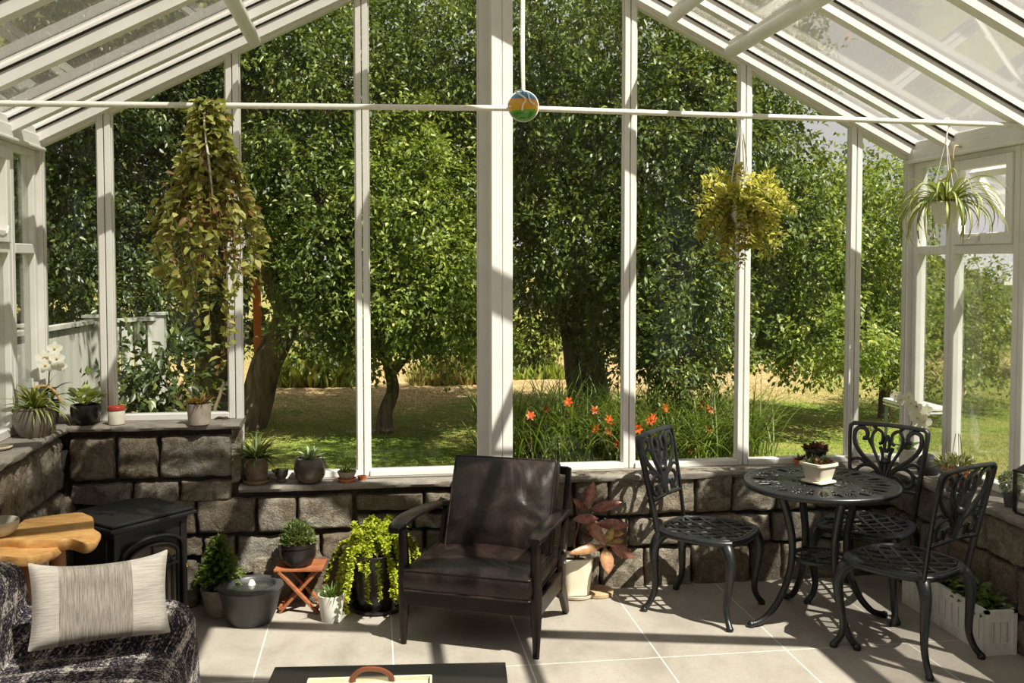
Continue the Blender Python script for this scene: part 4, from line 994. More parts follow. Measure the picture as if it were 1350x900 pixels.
t = thing('fountain_bowl', 'dark grey tabletop fountain bowl filled with water on the floor', 'fountain', (-.625, 5.06, 0))
FH = .185
MB().lathe([(.085, 0), (.105, .004), (.128, .06), (.146, .13), (.160, FH-.012), (.165, FH-.004), (.162, FH+.004), (.118, FH+.004), (.108, FH-.006), (.100, FH-.05), (.03, FH-.07), (0, FH-.07)], 64,
           off=[(0, 0)]*7+[(.008, .012), (.010, .014), (.010, .012), (0, 0), (0, 0)]).build('bowl', mat('charcoal_resin', S(54, 54, 55), S(72, 72, 72), 12, .45, bump=.06), t)
MB().lathe([(.106, FH-.014), (.05, FH-.012), (0, FH-.0125)], 48, (.010, .012, 0)).build('water', mat('still_water', S(40, 44, 44), S(48, 52, 52), 3, .06, spec=.8), t)
MB().lathe([(.020, 0), (.016, .012), (.009, .024), (0, .026)], 20, (.0, .05, FH-.012)).build('spout', M['white_pot'], t)
# folding stool and its pot
t = thing('folding_stool', 'small folding orange-brown wooden stool holding the dark bush pot', 'stool', (-.385, 5.215, 0), math.radians(-6))
s_ = MB()
for k in range(5): y = -.075+k*.0375; s_.bx(-.125, .125, y-.0165, y+.0165, .222, .236)
s_.build('seat', M['orange_wood'], t, smooth=0, mods=[('bevel', .003, 2)])
for y in (-.080, .062):
    for sg in (1, -1):
        l = MB(); yy = y+(.018 if sg > 0 else 0); l.bar((-sg*.10, yy, 0.004), (sg*.10, yy, .222), .016, .026, (0, 1, 0)); l.build('leg', M['orange_wood'], t, smooth=0, mods=[('bevel', .002, 1)])
for x in (-.095, .095): MB().bar((x, -.08, .03), (x, .08, .03), .014, .018).build('stretcher', M['orange_wood'], t, smooth=0)
t = thing('potted_shrub', 'dense rounded green shrub in a dark round pot on the folding stool', 'potted plant', (-.40, 5.21, .236))
MB().lathe([(.055, 0), (.072, .006), (.090, .04), (.094, .075), (.090, .098), (.095, .104), (.094, .120), (.086, .120), (.084, .10)], 48).build('pot', M['black'], t)
MB().lathe([(.086, .104), (0, .11)], 28).build('soil', M['soil'], t)
n = 1900; d_ = unit(NR.normal(size=(n, 3))); d_[:, 2] = np.abs(d_[:, 2])
leaf_arrays('foliage', np.array([0, 0, .115])+d_*np.array([.088, .088, .115])*NR.uniform(.55, 1, (n, 1)), d_+np.array([0, 0, .5])+NR.normal(0, .4, (n, 3)), .022*NR.uniform(.7, 1.1, n), .010, NR.random(n), leafmat('boxwood_leaf', [(0, G_(50, 62, 34)), (.5, G_(88, 102, 58)), (1, G_(138, 148, 92))], .2), t)
stems(t, .10, [(.06*math.cos(a), .06*math.sin(a), .17) for a in (0, 1.05, 2.1, 3.15, 4.2, 5.2)], .003, M['brown_stem'])
t = thing('potted_grass', 'short green grassy plant in a white cylinder pot on the floor', 'potted plant', (-.222, 5.025, 0))
pot(t, M['white_pot'], .050, .068, .135, lip=0)
tuft(t, M['green_leaf'], .118, 70, .085, .010, (.4, 1.5), (.3, 1.4), .035, seed=33, edge=(.3, .6), mid=(.4, .9))
# big trailing plant
t = thing('trailing_plant', 'lime-green trailing plant spilling over a large black pot on the floor', 'potted plant', (.01, 5.165, 0))
MB().lathe([(.115, 0), (.135, .008), (.140, .02), (.132, .024), (.11, .014), (0, .012)], 48).build('saucer', M['black'], t)
pot(t, M['black'], .098, .148, .30, lip=.006, z=.012)
hd = MB(); hd.tube(catmull([(-.15, -.02, .27), (-.17, -.04, .22), (-.15, -.06, .18)], 4), .004, 6); hd.build('handle', mat('rope_handle', S(168, 132, 62), S(190, 156, 84), 40, .8), t)
C, D, A, st = [], [], [], MB()
for k in range(70):
    a = RN.uniform(0, 2*PI); el = RN.uniform(.4, 1.3); v = Vector((math.cos(a)*math.cos(el)*.72, math.sin(a)*math.cos(el)*.72, math.sin(el)*1.05))*.046
    if k > 57: el = RN.uniform(1.1, 1.5); v = Vector((math.cos(a)*math.cos(el), math.sin(a)*math.cos(el), math.sin(el)))*.055
    q = Vector((RN.uniform(-.1, .1), RN.uniform(-.1, .1), .31)); P_ = [q.copy()]; steps = RN.randint(8, 17) if k <= 57 else 6
    for i in range(steps):
        q = q+v; v = v*.93+Vector((0, 0, -.0105)); hr = math.hypot(q.x, q.y)
        if q.z < .29 and hr < .165: q.x *= .165/max(.01, hr); q.y *= .165/max(.01, hr)
        if q.y > .145: q.y = .145
        if q.z < .06: break
        P_.append(q.copy())
    st.tube(P_, .0022, 5)
    PP = catmull(P_, 5)
    for i, w_ in enumerate(PP):
        for z_ in range(4):
            C.append(tuple(w_)); dv = Vector((RN.uniform(-1, 1), RN.uniform(-1, 1), RN.uniform(-.3, 1))); D.append(tuple(dv)); A.append(min(1, max(0, .25+.5*RN.random()+.25*i/len(PP))))
C, D, A = np.array(C), np.array(D), np.array(A)
leaf_arrays('foliage', C, D, .024*NR.uniform(.7, 1.2, len(C)), .016, A, M['lime_leaf'], t, LEAF8); st.build('trailing_stems', M['stem'], t)
# croton
t = thing('croton_plant', 'red and orange croton in a cream pot on the floor behind the armchair', 'potted plant', (1.085, 5.215, 0)); O = Vector((1.085, 5.215, 0))
pot(t, M['cream'], .068, .085, .20, z=.02, lip=.002, sq=5, belly=.003)
MB().lathe([(.085, 0), (.098, .006), (.104, .022), (.098, .022), (.088, .012), (0, .010)], 44).build('saucer', M['cream'], t)
cm = NT('croton_leaf'); at_ = cm.n('ShaderNodeAttribute', attribute_name='v').outputs['Fac']; nn = cm.noise(45, 4, .6)
c_ = cm.ramp(cm.math('ADD', at_, cm.math('MULTIPLY', cm.math('SUBTRACT', nn, .5), .95)), [(.1, S(78, 54, 50)), (.35, S(146, 92, 82)), (.6, S(178, 126, 106)), (.85, S(196, 152, 100)), (1, S(132, 128, 68))])
pb = cm.pbsdf(c_, .35, 0, cm.bump(nn, .3, .004), .5); tl = cm.n('ShaderNodeBsdfTranslucent'); cm.l(c_, tl.inputs[0]); mx = cm.n('ShaderNodeMixShader'); mx.inputs[0].default_value = .2; cm.l(pb, mx.inputs[1]); cm.l(tl.outputs[0], mx.inputs[2]); CRO = cm.done(mx.outputs[0])
cst = MB(); cst.tube(catmull([(0, 0, .19), (-.01, -.01, .30), (.01, -.02, .40), (.0, -.01, .50)], 5), [.007, .004], 8); cst.tube(catmull([(0, 0, .19), (.04, -.03, .28), (.07, -.05, .335)], 4), [.006, .004], 8); cst.build('stem', M['brown_stem'], t)
def cleaf(p0, p1, y0, y1, w, a):
    b_ = atY(*p0, y0)-O; e_ = atY(*p1, y1)-O; d = e_-b_
    f = MB(); f.leaf(b_, d, (0, -1, .35), d.length, w, a, .22, .10, ((0, .06), (.12, .30), (.3, .8), (.5, 1), (.7, .85), (.88, .45), (1, .02)))
    f.build('leaf', CRO, t, smooth=180, mods=[('solid', .0012)])
for row in [((774, 670), (783, 636), 5.19, 5.14, .062, .45), ((776, 672), (819, 662), 5.19, 5.10, .058, .40), ((774, 672), (757, 658), 5.19, 5.12, .045, .30),
            ((790, 683), (756, 684), 5.15, 5.10, .055, .42), ((770, 680), (798, 717), 5.17, 5.06, .070, .55), ((784, 690), (829, 692), 5.15, 5.06, .060, .40), ((800, 700), (822, 703), 5.14, 5.08, .05, .8),
            ((797, 719), (751, 729), 5.12, 5.05, .050, .70), ((797, 720), (803, 756), 5.12, 5.04, .075, .75), ((802, 717), (837, 735), 5.12, 5.05, .066, .5), ((798, 716), (808, 696), 5.12, 5.08, .05, .95), ((796, 716), (822, 712), 5.13, 5.1, .05, .85), ((778, 676), (796, 655), 5.19, 5.2, .05, .2), ((790, 700), (770, 706), 5.17, 5.2, .05, .2)]: cleaf(*row)
t = tag(MB().lathe([(.085, 0), (.092, .004), (.092, .020), (.085, .024), (0, .024)], 40).build('wood_disc', mat('pale_wood_slice', S(164, 138, 104), S(190, 164, 128), 16, .6), loc=(1.205, 5.235-.01, 0)), 'pale wooden disc on the floor beside the croton', 'disc')
# white trough planter
t = thing('planter_box', 'long whitewashed slatted planter box of leafy seedlings on the floor below the right wall', 'planter', (2.868, 4.135, 0))
M['whitewash'] = mat('whitewashed_wood', S(218, 217, 213), S(238, 237, 233), 20, .7, stretch=(1, 1, .3), bump=.15)
bw_, bl_, bh_ = .17, .72, .205; X0, X1, Y0, Y1 = -.076, .076, 0, bl_
b = MB(); th_ = .014
for (x0, x1, y0, y1) in ((X0, X1, Y0, Y0+th_), (X0, X1, Y1-th_, Y1), (X0, X0+th_, Y0, Y1), (X1-th_, X1, Y0, Y1)): b.bx(x0, x1, y0, y1, .0, .055); b.bx(x0, x1, y0, y1, bh_-.05, bh_)
b.bx(X0-.004, X1+.004, Y0-.004, Y0+.016, bh_-.01, bh_+.004); b.bx(X0-.004, X1+.004, Y1-.016, Y1+.004, bh_-.01, bh_+.004); b.bx(X0-.004, X0+.016, Y0-.004, Y1+.004, bh_-.01, bh_+.004); b.bx(X1-.016, X1+.004, Y0-.004, Y1+.004, bh_-.01, bh_+.004)
for k in range(13): y = Y0+.03+k*(bl_-.06)/12; b.bx(X0+.003, X0+.010, y-.0245, y+.0245, .05, bh_-.045); b.bx(X1-.010, X1-.003, y-.0245, y+.0245, .05, bh_-.045)
for k in range(4): x = X0+.0245+k*.0343; b.bx(x-.0150, x+.0150, Y0+.003, Y0+.010, .05, bh_-.045); b.bx(x-.0150, x+.0150, Y1-.010, Y1-.003, .05, bh_-.045)
for cx_ in (X0+.008, X1-.008):
    for cy_ in (Y0+.008, Y1-.008): b.bx(cx_-.011, cx_+.011, cy_-.011, cy_+.011, 0, bh_)
b.build('box', M['whitewash'], t, smooth=0)
MB().bx(X0+.012, X1-.012, Y0+.012, Y1-.012, .01, bh_-.035).build('soil', M['soil'], t)
n = 520; C = np.stack([NR.uniform(X0+.02, X1-.02, n), NR.uniform(Y0+.04, Y1-.04, n), .16+.10*NR.random(n)], 1)
leaf_arrays('foliage', C, np.stack([NR.normal(0, 1, n), NR.normal(0, 1, n), NR.uniform(-.1, .9, n)], 1), .05*NR.uniform(.7, 1.2, n), .026, NR.uniform(.05, .95, n), M['green_leaf'], t, LEAF8)

# ---- rod with the hanging plants and the glass ball
RYD, RZ = 4.38, 2.475
ro = MB(); zz = lambda x: RZ+.028*(1-min(1, abs(x-.68)/2.3)); ro.tube([(x, RYD, zz(x)) for x in [XL+.10+i*(XR-.10-(XL+.10))/24 for i in range(25)]], .0125, 14)
rod = thing('hanging_rod', 'long white rod spanning the room below the roof', 'rod', (0, 0, 0))
ro.build('pole', M['cord'], rod)
for x in (XL+.085, XR-.085):
    e = MB(); e.tube([(x-.02, RYD, zz(x)), (x+.02, RYD, zz(x))], .019, 14); e.tube([(x, RYD, zz(x)), (x, RYD, zz(x)+.05)], .004, 6); e.build('end_knob', M['cord'], rod)
bx_ = atY(690, 140, RYD-.05)
t = thing('hanging_ornament', 'colourful round glass ornament hanging on a white cord at the middle of the rod', 'ornament', tuple(bx_))
bm = NT('painted_glass'); sp = bm.n('ShaderNodeSeparateXYZ'); bm.l(bm.coord(), sp.inputs[0]); X_, _, Z_ = sp.outputs
w_ = bm.math('ADD', Z_, bm.math('MULTIPLY', bm.noise(22, 2), .03))
cc = bm.ramp(bm.math('DIVIDE', bm.math('ADD', w_, .06), .15), [(0, S(70, 140, 40)), (.27, S(96, 160, 50)), (.33, S(216, 160, 30)), (.62, S(226, 130, 44)), (.68, S(64, 128, 164)), (1, S(84, 150, 190))]); bm.t.nodes[-1]
for nd in bm.t.nodes:
    if nd.type == 'VALTORGB': nd.color_ramp.interpolation = 'CONSTANT'
bm.l
BALL = bm.done(bm.pbsdf(cc, .15, 0, None, .6))
R_ = .066; MB().lathe([(R_*math.sin(PI*k/20), -R_*math.cos(PI*k/20)) for k in range(21)], 36).build('ball', BALL, t)
MB().tube([(R_*1.01*math.cos(2*PI*k/40), 0, R_*1.01*math.sin(2*PI*k/40)) for k in range(40)], .0035, 6, True).build('rim', M['cord'], t)
ct_ = MB(); zt_ = zroof(bx_.x)-.14-bx_.z
for dx in (-.004, .004): ct_.tube(catmull([(dx*.5, -.0, R_*.8), (dx-.004, 0, .25), (dx-.002, .0, .6), (dx, .0, zt_+.01)], 6), .006, 8)
ct_.tube(catmull([(0, -.02, R_*.95), (-.02, -.05, .06), (-.045, -.055, .055), (-.03, -.06, .045), (.0, -.066, .02), (-.012, -.068, -.005), (-.015, -.066, -.028)], 5), .0038, 6); ct_.tube(catmull([(0, -.02, R_*.95), (.012, -.055, .045), (.02, -.066, .012), (.04, -.060, .0)], 5), .0038, 6)
ct_.build('cord', M['cord'], t)
# trailing vine
vx = atY(275, 142, RYD).x; VO = Vector((vx, RYD, 0)); t = thing('hanging_vine', 'long trailing vine with yellowing and reddish leaves hanging from the left of the rod', 'hanging plant', (vx, RYD, zz(vx)-.0125))
C, D, A = [], [], []; st = MB()
def vr(h):   # radius of the mass below the rod
    for (h0, r0), (h1, r1) in zip(VP, VP[1:]):
        if h0 <= h <= h1: return r0+(r1-r0)*(h-h0)/(h1-h0)
    return VP[-1][1]
VP = [(-.06, .035), (0, .05), (.15, .085), (.30, .14), (.42, .20), (.52, .245), (.62, .24), (.75, .20), (.9, .18), (1.0, .15), (1.1, .10), (1.2, .06)]
for k in range(112):
    a = RN.uniform(0, 2*PI); rr_ = RN.random()**.5; L_ = RN.choice([.35, .5, .6, .65, .75, .85, 1.0, 1.1])*RN.uniform(.85, 1.05); L_ = L_ if rr_ < .75 else min(L_, .8); P_ = []
    h0 = -.03 if RN.random() < .5 else RN.uniform(.1, .45)
    h = h0
    while h < L_:
        R_ = vr(h)*rr_*(.85+.3*((k*37) % 10)/10)+.014*math.sin(h*14+k); P_.append(Vector((R_*math.cos(a+h*.3), R_*math.sin(a+h*.3)*.8, -h+.0))); h += .05
    if len(P_) < 3: continue
    st.tube(P_, .0016, 4)
    for i, w_ in enumerate(catmull(P_, 3)):
        if RN.random() < .34: continue
        dv = Vector((math.cos(a)*.5+RN.uniform(-.9, .9), math.sin(a)*.5+RN.uniform(-.9, .9), RN.uniform(-.9, .3))); C.append(tuple(w_)); D.append(tuple(dv)); A.append(RN.choice([.05, .3, .4, .5, .6, .75, .85, 1.0])*RN.uniform(.85, 1))
C, D, A = np.array(C), np.array(D), np.array(A); leaf_arrays('foliage', C, D, .048*NR.uniform(.55, 1.3, len(C)), .030*NR.uniform(.8, 1.2, len(C)), A, M['vine_leaf'], t, LEAF8)
st.build('vines', M['brown_stem'], t)
MB().lathe(potprof(.055, .075, .11), 28, (.02, 0, -.52)).build('pot', M['brown_stem'], t)
co_ = MB(); co_.tube(catmull([(-.005, -.01, .03), (-.012, -.03, -.02), (-.008, -.05, -.10), (.012, -.07, -.26), (.03, -.075, -.45)], 6), .005, 8)
for s_ in (-1, 1): co_.tube([(0, 0, .0), (s_*.075, .03, -.42)], .003, 6)
co_.tube([(.018*math.cos(q), 0, .018*math.sin(q)+.0125) for q in [2*PI*i/16 for i in range(16)]], .005, 6, True); co_.build('hanger', M['cord'], t)
# golden bushy hanging plant
gx = atY(977, 150, RYD).x; t = thing('hanging_plant', 'bushy golden-leaved plant hanging from the rod in front of a mullion', 'hanging plant', (gx, RYD, zz(gx)-.0125))
C, D, A = [], [], []; st = MB(); c0 = Vector((.015, 0, -.425))
for k in range(130):
    d = Vector((RN.gauss(0, 1), RN.gauss(0, .9), RN.gauss(0, .8))).normalized(); L_ = RN.uniform(.13, .25)*(1.0 if d.z > -.2 else .95); 
    tip = c0+Vector((d.x*L_*1.0, d.y*L_*.85, d.z*L_*1.12)); mid = c0+(tip-c0)*.55+Vector((0, 0, .04)); P_ = catmull([c0+Vector((d.x*.03, d.y*.03, 0)), mid, tip+Vector((0, 0, -.03))], 7); st.tube(P_, .0014, 4)
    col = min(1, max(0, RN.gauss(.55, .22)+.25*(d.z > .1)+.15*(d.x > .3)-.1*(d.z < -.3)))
    for i, w_ in enumerate(P_[3:]):
        ax = (P_[min(len(P_)-1, i+4)]-P_[i+2]).normalized(); sd = ax.cross(Vector((0, -1, .3))).normalized()
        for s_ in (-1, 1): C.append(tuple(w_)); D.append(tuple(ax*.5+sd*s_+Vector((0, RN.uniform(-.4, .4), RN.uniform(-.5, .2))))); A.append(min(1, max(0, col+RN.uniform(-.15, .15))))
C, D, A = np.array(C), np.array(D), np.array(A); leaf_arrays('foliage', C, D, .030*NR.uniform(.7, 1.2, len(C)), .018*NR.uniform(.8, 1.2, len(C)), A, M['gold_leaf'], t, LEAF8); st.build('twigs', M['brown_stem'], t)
MB().lathe(potprof(.045, .07, .10), 32, (.01, 0, -.50)).build('pot', M['white_pot'], t)
co_ = MB()
for a in (.4, 2.5, 4.6): co_.tube([(0, 0, 0), (.07*math.cos(a)+.01, .07*math.sin(a), -.41)], .003, 6)
co_.tube([(.018*math.cos(q), 0, .018*math.sin(q)+.0125) for q in [2*PI*i/16 for i in range(16)]], .004, 6, True); co_.build('hanger', M['cord'], t)
# spider plant
sx_ = atY(1248, 165, RYD).x; t = thing('hanging_spider_plant', 'striped spider plant in a white pot hanging at the right end of the rod', 'hanging plant', (sx_, RYD, zz(sx_)-.0125))
zb = -.465; pot(t, M['white_pot'], .045, .065, .105, z=zb, lip=.002)
rn = random.Random(3); f = MB()
for i in range(88):
    a = rn.uniform(0, 2*PI); el = rn.uniform(.0, 1.25); L_ = rn.uniform(.22, .40); f.blade((math.cos(a)*.03, math.sin(a)*.03, zb+.10), a, L_, rn.uniform(.015, .023), el, el-rn.uniform(1.9, 3.4), 12, rn.uniform(.05, .35), rn.uniform(.65, 1), .25, rn.uniform(-.4, .4))
f.build('foliage', M['spider_leaf'], t, smooth=180)
co_ = MB(); co_.tube(catmull([(-.012, 0, .025), (.0, 0, .034), (.014, 0, .022), (.012, 0, -.01), (.002, 0, -.04), (.0, 0, -.065)], 5), .004, 8)
for a in (.3, 2.4, 4.5): co_.tube([(0, 0, -.06), (.066*math.cos(a), .066*math.sin(a), zb+.10)], .0018, 5)
co_.build('hanger', M['cord'], t)

# tan hook on the eave beam
hx_ = XR-.10; hq = atY(1275, 190, 4.86); hk_ = MB(); hy_ = 4.93
hk_.tube(catmull([(hx_+.035, hy_, 2.435), (hx_, hy_, 2.44), (hx_-.012, hy_, 2.40), (hx_-.012, hy_-.005, 2.33), (hx_-.02, hy_+.0, 2.29), (hx_-.045, hy_+.02, 2.265), (hx_-.07, hy_+.03, 2.262)], 5), .005, 8)
tag(hk_.build('wall_hook', mat('tan_hook', S(176, 152, 104), S(196, 172, 124), 20, .5)), 'thin tan hook on the eave beam beside the hanging spider plant', 'hook')
# ================================================================== GARDEN
ZG = -.10
def lawn_mat():
    t = NT('lawn_turf'); co = t.coord(); sp = t.n('ShaderNodeSeparateXYZ'); t.l(co, sp.inputs[0])
    n1 = t.noise(.55, 5, .6, co, .6); n2 = t.noise(7, 6, .7, co); n3 = t.noise(60, 3, .7, t.map((1, .35, 1)))
    g = t.ramp(n2, [(.3, S(84, 104, 40)), (.5, S(120, 140, 58)), (.68, S(152, 164, 80))])
    g = t.mix(t.ramp(n1, [(.42, (0,0,0,1)), (.66, (.75,.75,.75,1))]), g, S(172, 156, 96))
    dry = t.ramp(n2, [(.3, S(158, 130, 92)), (.5, S(196, 166, 122)), (.7, S(216, 190, 146))])
    yw = t.math('ADD', sp.outputs[1], t.math('MULTIPLY', t.math('SUBTRACT', n1, .5), 5.0))
    yw = t.math('ADD', yw, t.math('MULTIPLY', t.math('SUBTRACT', n2, .5), 2.5))
    k = t.ramp(t.math('DIVIDE', t.math('SUBTRACT', yw, 12.6), 9.0), [(.0, (0,0,0,1)), (.18, (1,1,1,1)), (.55, (1,1,1,1)), (.8, (.35,.35,.35,1))])
    rt = t.ramp(t.math('DIVIDE', t.math('SUBTRACT', sp.outputs[0], t.math('MULTIPLY', sp.outputs[1], .40)), 3.0), [(.0, (1,1,1,1)), (.9, (0,0,0,1))])
    k = t.math('MULTIPLY', k, rt)
    c = t.mix(k, g, dry); c = t.mix(t.ramp(n3, [(.35, (.45,.45,.45,1)), (.6, (0,0,0,1))]), c, S(70, 78, 34))
    return t.done(t.pbsdf(c, .95, 0, t.bump(t.math('ADD', n2, n3), .8, .03), .1))
gm = MB(); nx, ny = 60, 60; X0_, X1_, Y0_, Y1_ = -40, 60, -8, 80
for j in range(ny+1):
    for i in range(nx+1):
        x, y = X0_+(X1_-X0_)*i/nx, Y0_+(Y1_-Y0_)*j/ny; gm.pt((x, y, ZG+.02*noise.noise(Vector((x*.4, y*.4, 0)))+max(0, y-14)*.015-.02))
for j in range(ny):
    for i in range(nx): o = j*(nx+1)+i; gm.f.append((o, o+1, o+nx+2, o+nx+1))
lawn = gm.build('lawn', lawn_mat(), smooth=180); struct(lawn)
M['lawn_blade'] = leafmat('lawn_blade', [(0, G_(80, 94, 38)), (.5, G_(124, 136, 60)), (1, G_(180, 172, 100))], .3)
n = 70000; C = np.stack([NR.uniform(-5, 9, n), 5.8+9*NR.random(n)**1.3, np.full(n, ZG-.01)], 1)
D = np.stack([NR.normal(0, .5, n), NR.normal(0, .5, n), np.ones(n)], 1)
o = leaf_arrays('lawn_grass', C, D, NR.uniform(.015, .032, n), .008, NR.random(n), M['lawn_blade']); tag(o, 'short mown grass of the lawn outside the gable windows', 'grass', kind='stuff')
M['bark'] = mat('grey_brown_bark', S(62, 50, 40), S(124, 106, 86), 12, .95, stretch=(1, 1, .22), bump=1.0, bdist=.06, bscale=9)
def treeleaf(name, a, b, c, tr=.3): return leafmat(name, [(0, a), (.5, b), (1, c)], tr, .42, .5)
M['tl_mid'] = treeleaf('shade_toned_leaf', G_(42, 56, 27), G_(76, 94, 42), G_(140, 148, 72), .22)  # leaf colour lowered so the big tree's shade is painted in
M['tl_dark'] = treeleaf('shade_dark_tree_leaf', G_(30, 40, 22), G_(52, 66, 32), G_(104, 112, 56), .16)  # darkest leaf tone, carries the left tree's shade as colour
M['tl_light'] = treeleaf('bright_tree_leaf', G_(66, 84, 36), G_(116, 134, 56), G_(190, 192, 100), .34)
def blob_leaves(blobs, leaf):
    Cs, Ds, As = [], [], []
    for (px, py, Y, rx, ry, rd, n) in blobs:
        if leaf < .1: n = int(n*1.4)
        c = np.array(atY(px, py, Y)); R_ = np.array([rx*Y/F, rd, ry*Y/F]); nt = max(6, n//22)
        d = unit(NR.normal(size=(nt, 3))); r = NR.random(nt)**.42
        T = c+d*R_*r[:, None]; k = n//nt+1
        td = unit(d*.8+NR.normal(0, .6, (nt, 3))+np.array([0, 0, -.25])); tone = NR.normal(0, .13, nt)
        s = NR.uniform(0, .34, (nt, k, 1)); P_ = T[:, None, :]+td[:, None, :]*s+NR.normal(0, .045, (nt, k, 3))
        P_[..., 2] -= (s[..., 0]**2)*.6
        dd = td[:, None, :]*.7+NR.normal(0, .65, (nt, k, 3))+np.array([0, 0, -.35])
        Cs.append(P_.reshape(-1, 3)); Ds.append(dd.reshape(-1, 3)); As.append(np.clip(.45+tone[:, None]+NR.normal(0, .2, (nt, k)), 0, 1).ravel())
    return np.concatenate(Cs), np.concatenate(Ds), np.concatenate(As)
def tree(name, label, base, limbs, blobs, leaf, m, grp='trees in the garden', cat='tree', tname='trunk', wr=.52, dens=1.0):
    t = thing(name, label, cat, (base[0], base[1], ZG), 0, grp); O_ = Vector((base[0], base[1], ZG))
    if limbs:
        tk = MB()
        for pts, rr in limbs:
            P_ = catmull(pts, 5); Q = []
            for i, p_ in enumerate(P_): Q.append(p_-O_+Vector((noise.noise(p_*2.2), noise.noise(p_*2.2+Vector((5, 5, 5))), 0))*.04)
            tk.tube(Q, list(rr), 12)
        tk.build(tname, M['bark'], t)
    blobs = [b[:6]+(int(b[6]*dens),) for b in blobs]
    C, D, A = blob_leaves(blobs, leaf); n = len(C); C = C-np.array(O_)
    leaf_arrays('foliage', C, D, leaf*NR.uniform(.65, 1.2, n), leaf*wr*NR.uniform(.8, 1.15, n), A, m, t)
    return t
def PX(px, py, y): return atY(px, py, y)
b = atZ(775, 548, ZG)
tree('tree', 'large old tree with a thick dark trunk right of the white column', b,
     [([b+Vector((.02, 0, -.1)), PX(774, 520, b.y), PX(770, 470, b.y), PX(764, 430, b.y), PX(756, 390, b.y)], [.36, .27, .25, .25, .24]),
      ([PX(764, 430, b.y), PX(735, 390, b.y-.1), PX(705, 320, b.y-.2), PX(690, 230, b.y), PX(720, 100, b.y), PX(700, -60, b.y)], [.20, .16, .13, .1, .08, .05]),
      ([PX(770, 430, b.y), PX(800, 350, b.y), PX(830, 260, b.y), PX(880, 150, b.y), PX(900, 0, b.y)], [.19, .15, .12, .09, .05]),
      ([PX(790, 400, b.y), PX(850, 350, b.y-.6), PX(930, 310, b.y-1), PX(1000, 290, b.y-1.2)], [.12, .09, .06, .03]),
      ([PX(690, 230, b.y), PX(740, 110, b.y-.4), PX(770, 20, b.y-.6)], [.07, .05, .03])],
     [(800, 40, 11.3, 170, 140, 1.6, 12000), (700, 170, 11.6, 110, 130, 1.4, 8000), (890, 190, 10.6, 130, 130, 1.4, 9000), (770, 310, 11.2, 110, 100, 1.2, 6500), (890, 360, 10.2, 90, 90, .9, 5500),
      (880, 455, 9.8, 55, 60, .5, 2200), (975, 90, 10.8, 95, 110, 1.2, 6000), (990, 250, 10.8, 80, 110, 1.1, 5000), (600, 60, 11.8, 110, 120, 1.3, 6500), (1030, -10, 10.2, 50, 60, .8, 1000), (700, 395, 12.2, 60, 60, .8, 1500), (840, 420, 10.6, 70, 60, .8, 2500), (940, 440, 9.9, 45, 45, .5, 1000), (830, -200, 7.1, 260, 80, .8, 5200), (1010, -170, 7.6, 150, 80, .8, 2600)],  # overhanging clumps ending this list are unseen, added to shade lawn and lilies
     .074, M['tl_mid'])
b = atZ(505, 567, ZG)
tree('tree', 'small garden tree with a slim slanting trunk seen through the pane left of the column', b,
     [([b+Vector((0, 0, -.1)), PX(506, 545, b.y), PX(516, 515, b.y), PX(513, 490, b.y), PX(508, 465, b.y)], [.13, .085, .075, .065, .06]),
      ([PX(513, 495, b.y), PX(535, 470, b.y), PX(555, 450, b.y-.1), PX(580, 400, b.y)], [.06, .05, .04, .02]), ([PX(508, 470, b.y), PX(500, 430, b.y), PX(515, 370, b.y), PX(520, 300, b.y)], [.055, .05, .04, .02])],
     [(555, 270, 11.0, 85, 90, 1.0, 6500), (560, 385, 11.0, 85, 60, 1.0, 5000), (495, 370, 11.2, 55, 85, 1.0, 3500), (605, 430, 10.8, 40, 38, .6, 1400), (480, 440, 11.2, 40, 35, .6, 1000), (540, 425, 10.9, 45, 22, .7, 900), (545, 190, 11.4, 70, 60, .9, 3000), (600, 340, 10.8, 40, 70, .7, 2000)], .074, M['tl_light'])
b = atZ(328, 562, ZG)
tree('tree', 'garden tree with a thick furrowed trunk leaning to the right beside the orange board', b,
     [([b+Vector((-.06, 0, -.1)), PX(338, 530, b.y), PX(350, 490, b.y), PX(364, 455, b.y), PX(376, 420, b.y), PX(390, 350, b.y)], [.21, .19, .18, .17, .16, .12]),
      ([PX(376, 420, b.y), PX(350, 350, b.y), PX(340, 250, b.y), PX(360, 100, b.y)], [.12, .1, .08, .05]), ([PX(390, 350, b.y), PX(420, 230, b.y), PX(430, 100, b.y)], [.12, .09, .05])],
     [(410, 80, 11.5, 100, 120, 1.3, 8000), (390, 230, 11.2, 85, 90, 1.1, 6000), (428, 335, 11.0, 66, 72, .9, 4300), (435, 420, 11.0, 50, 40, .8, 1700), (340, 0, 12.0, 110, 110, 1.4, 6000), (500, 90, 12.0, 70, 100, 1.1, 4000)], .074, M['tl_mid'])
b = atZ(275, 548, ZG)
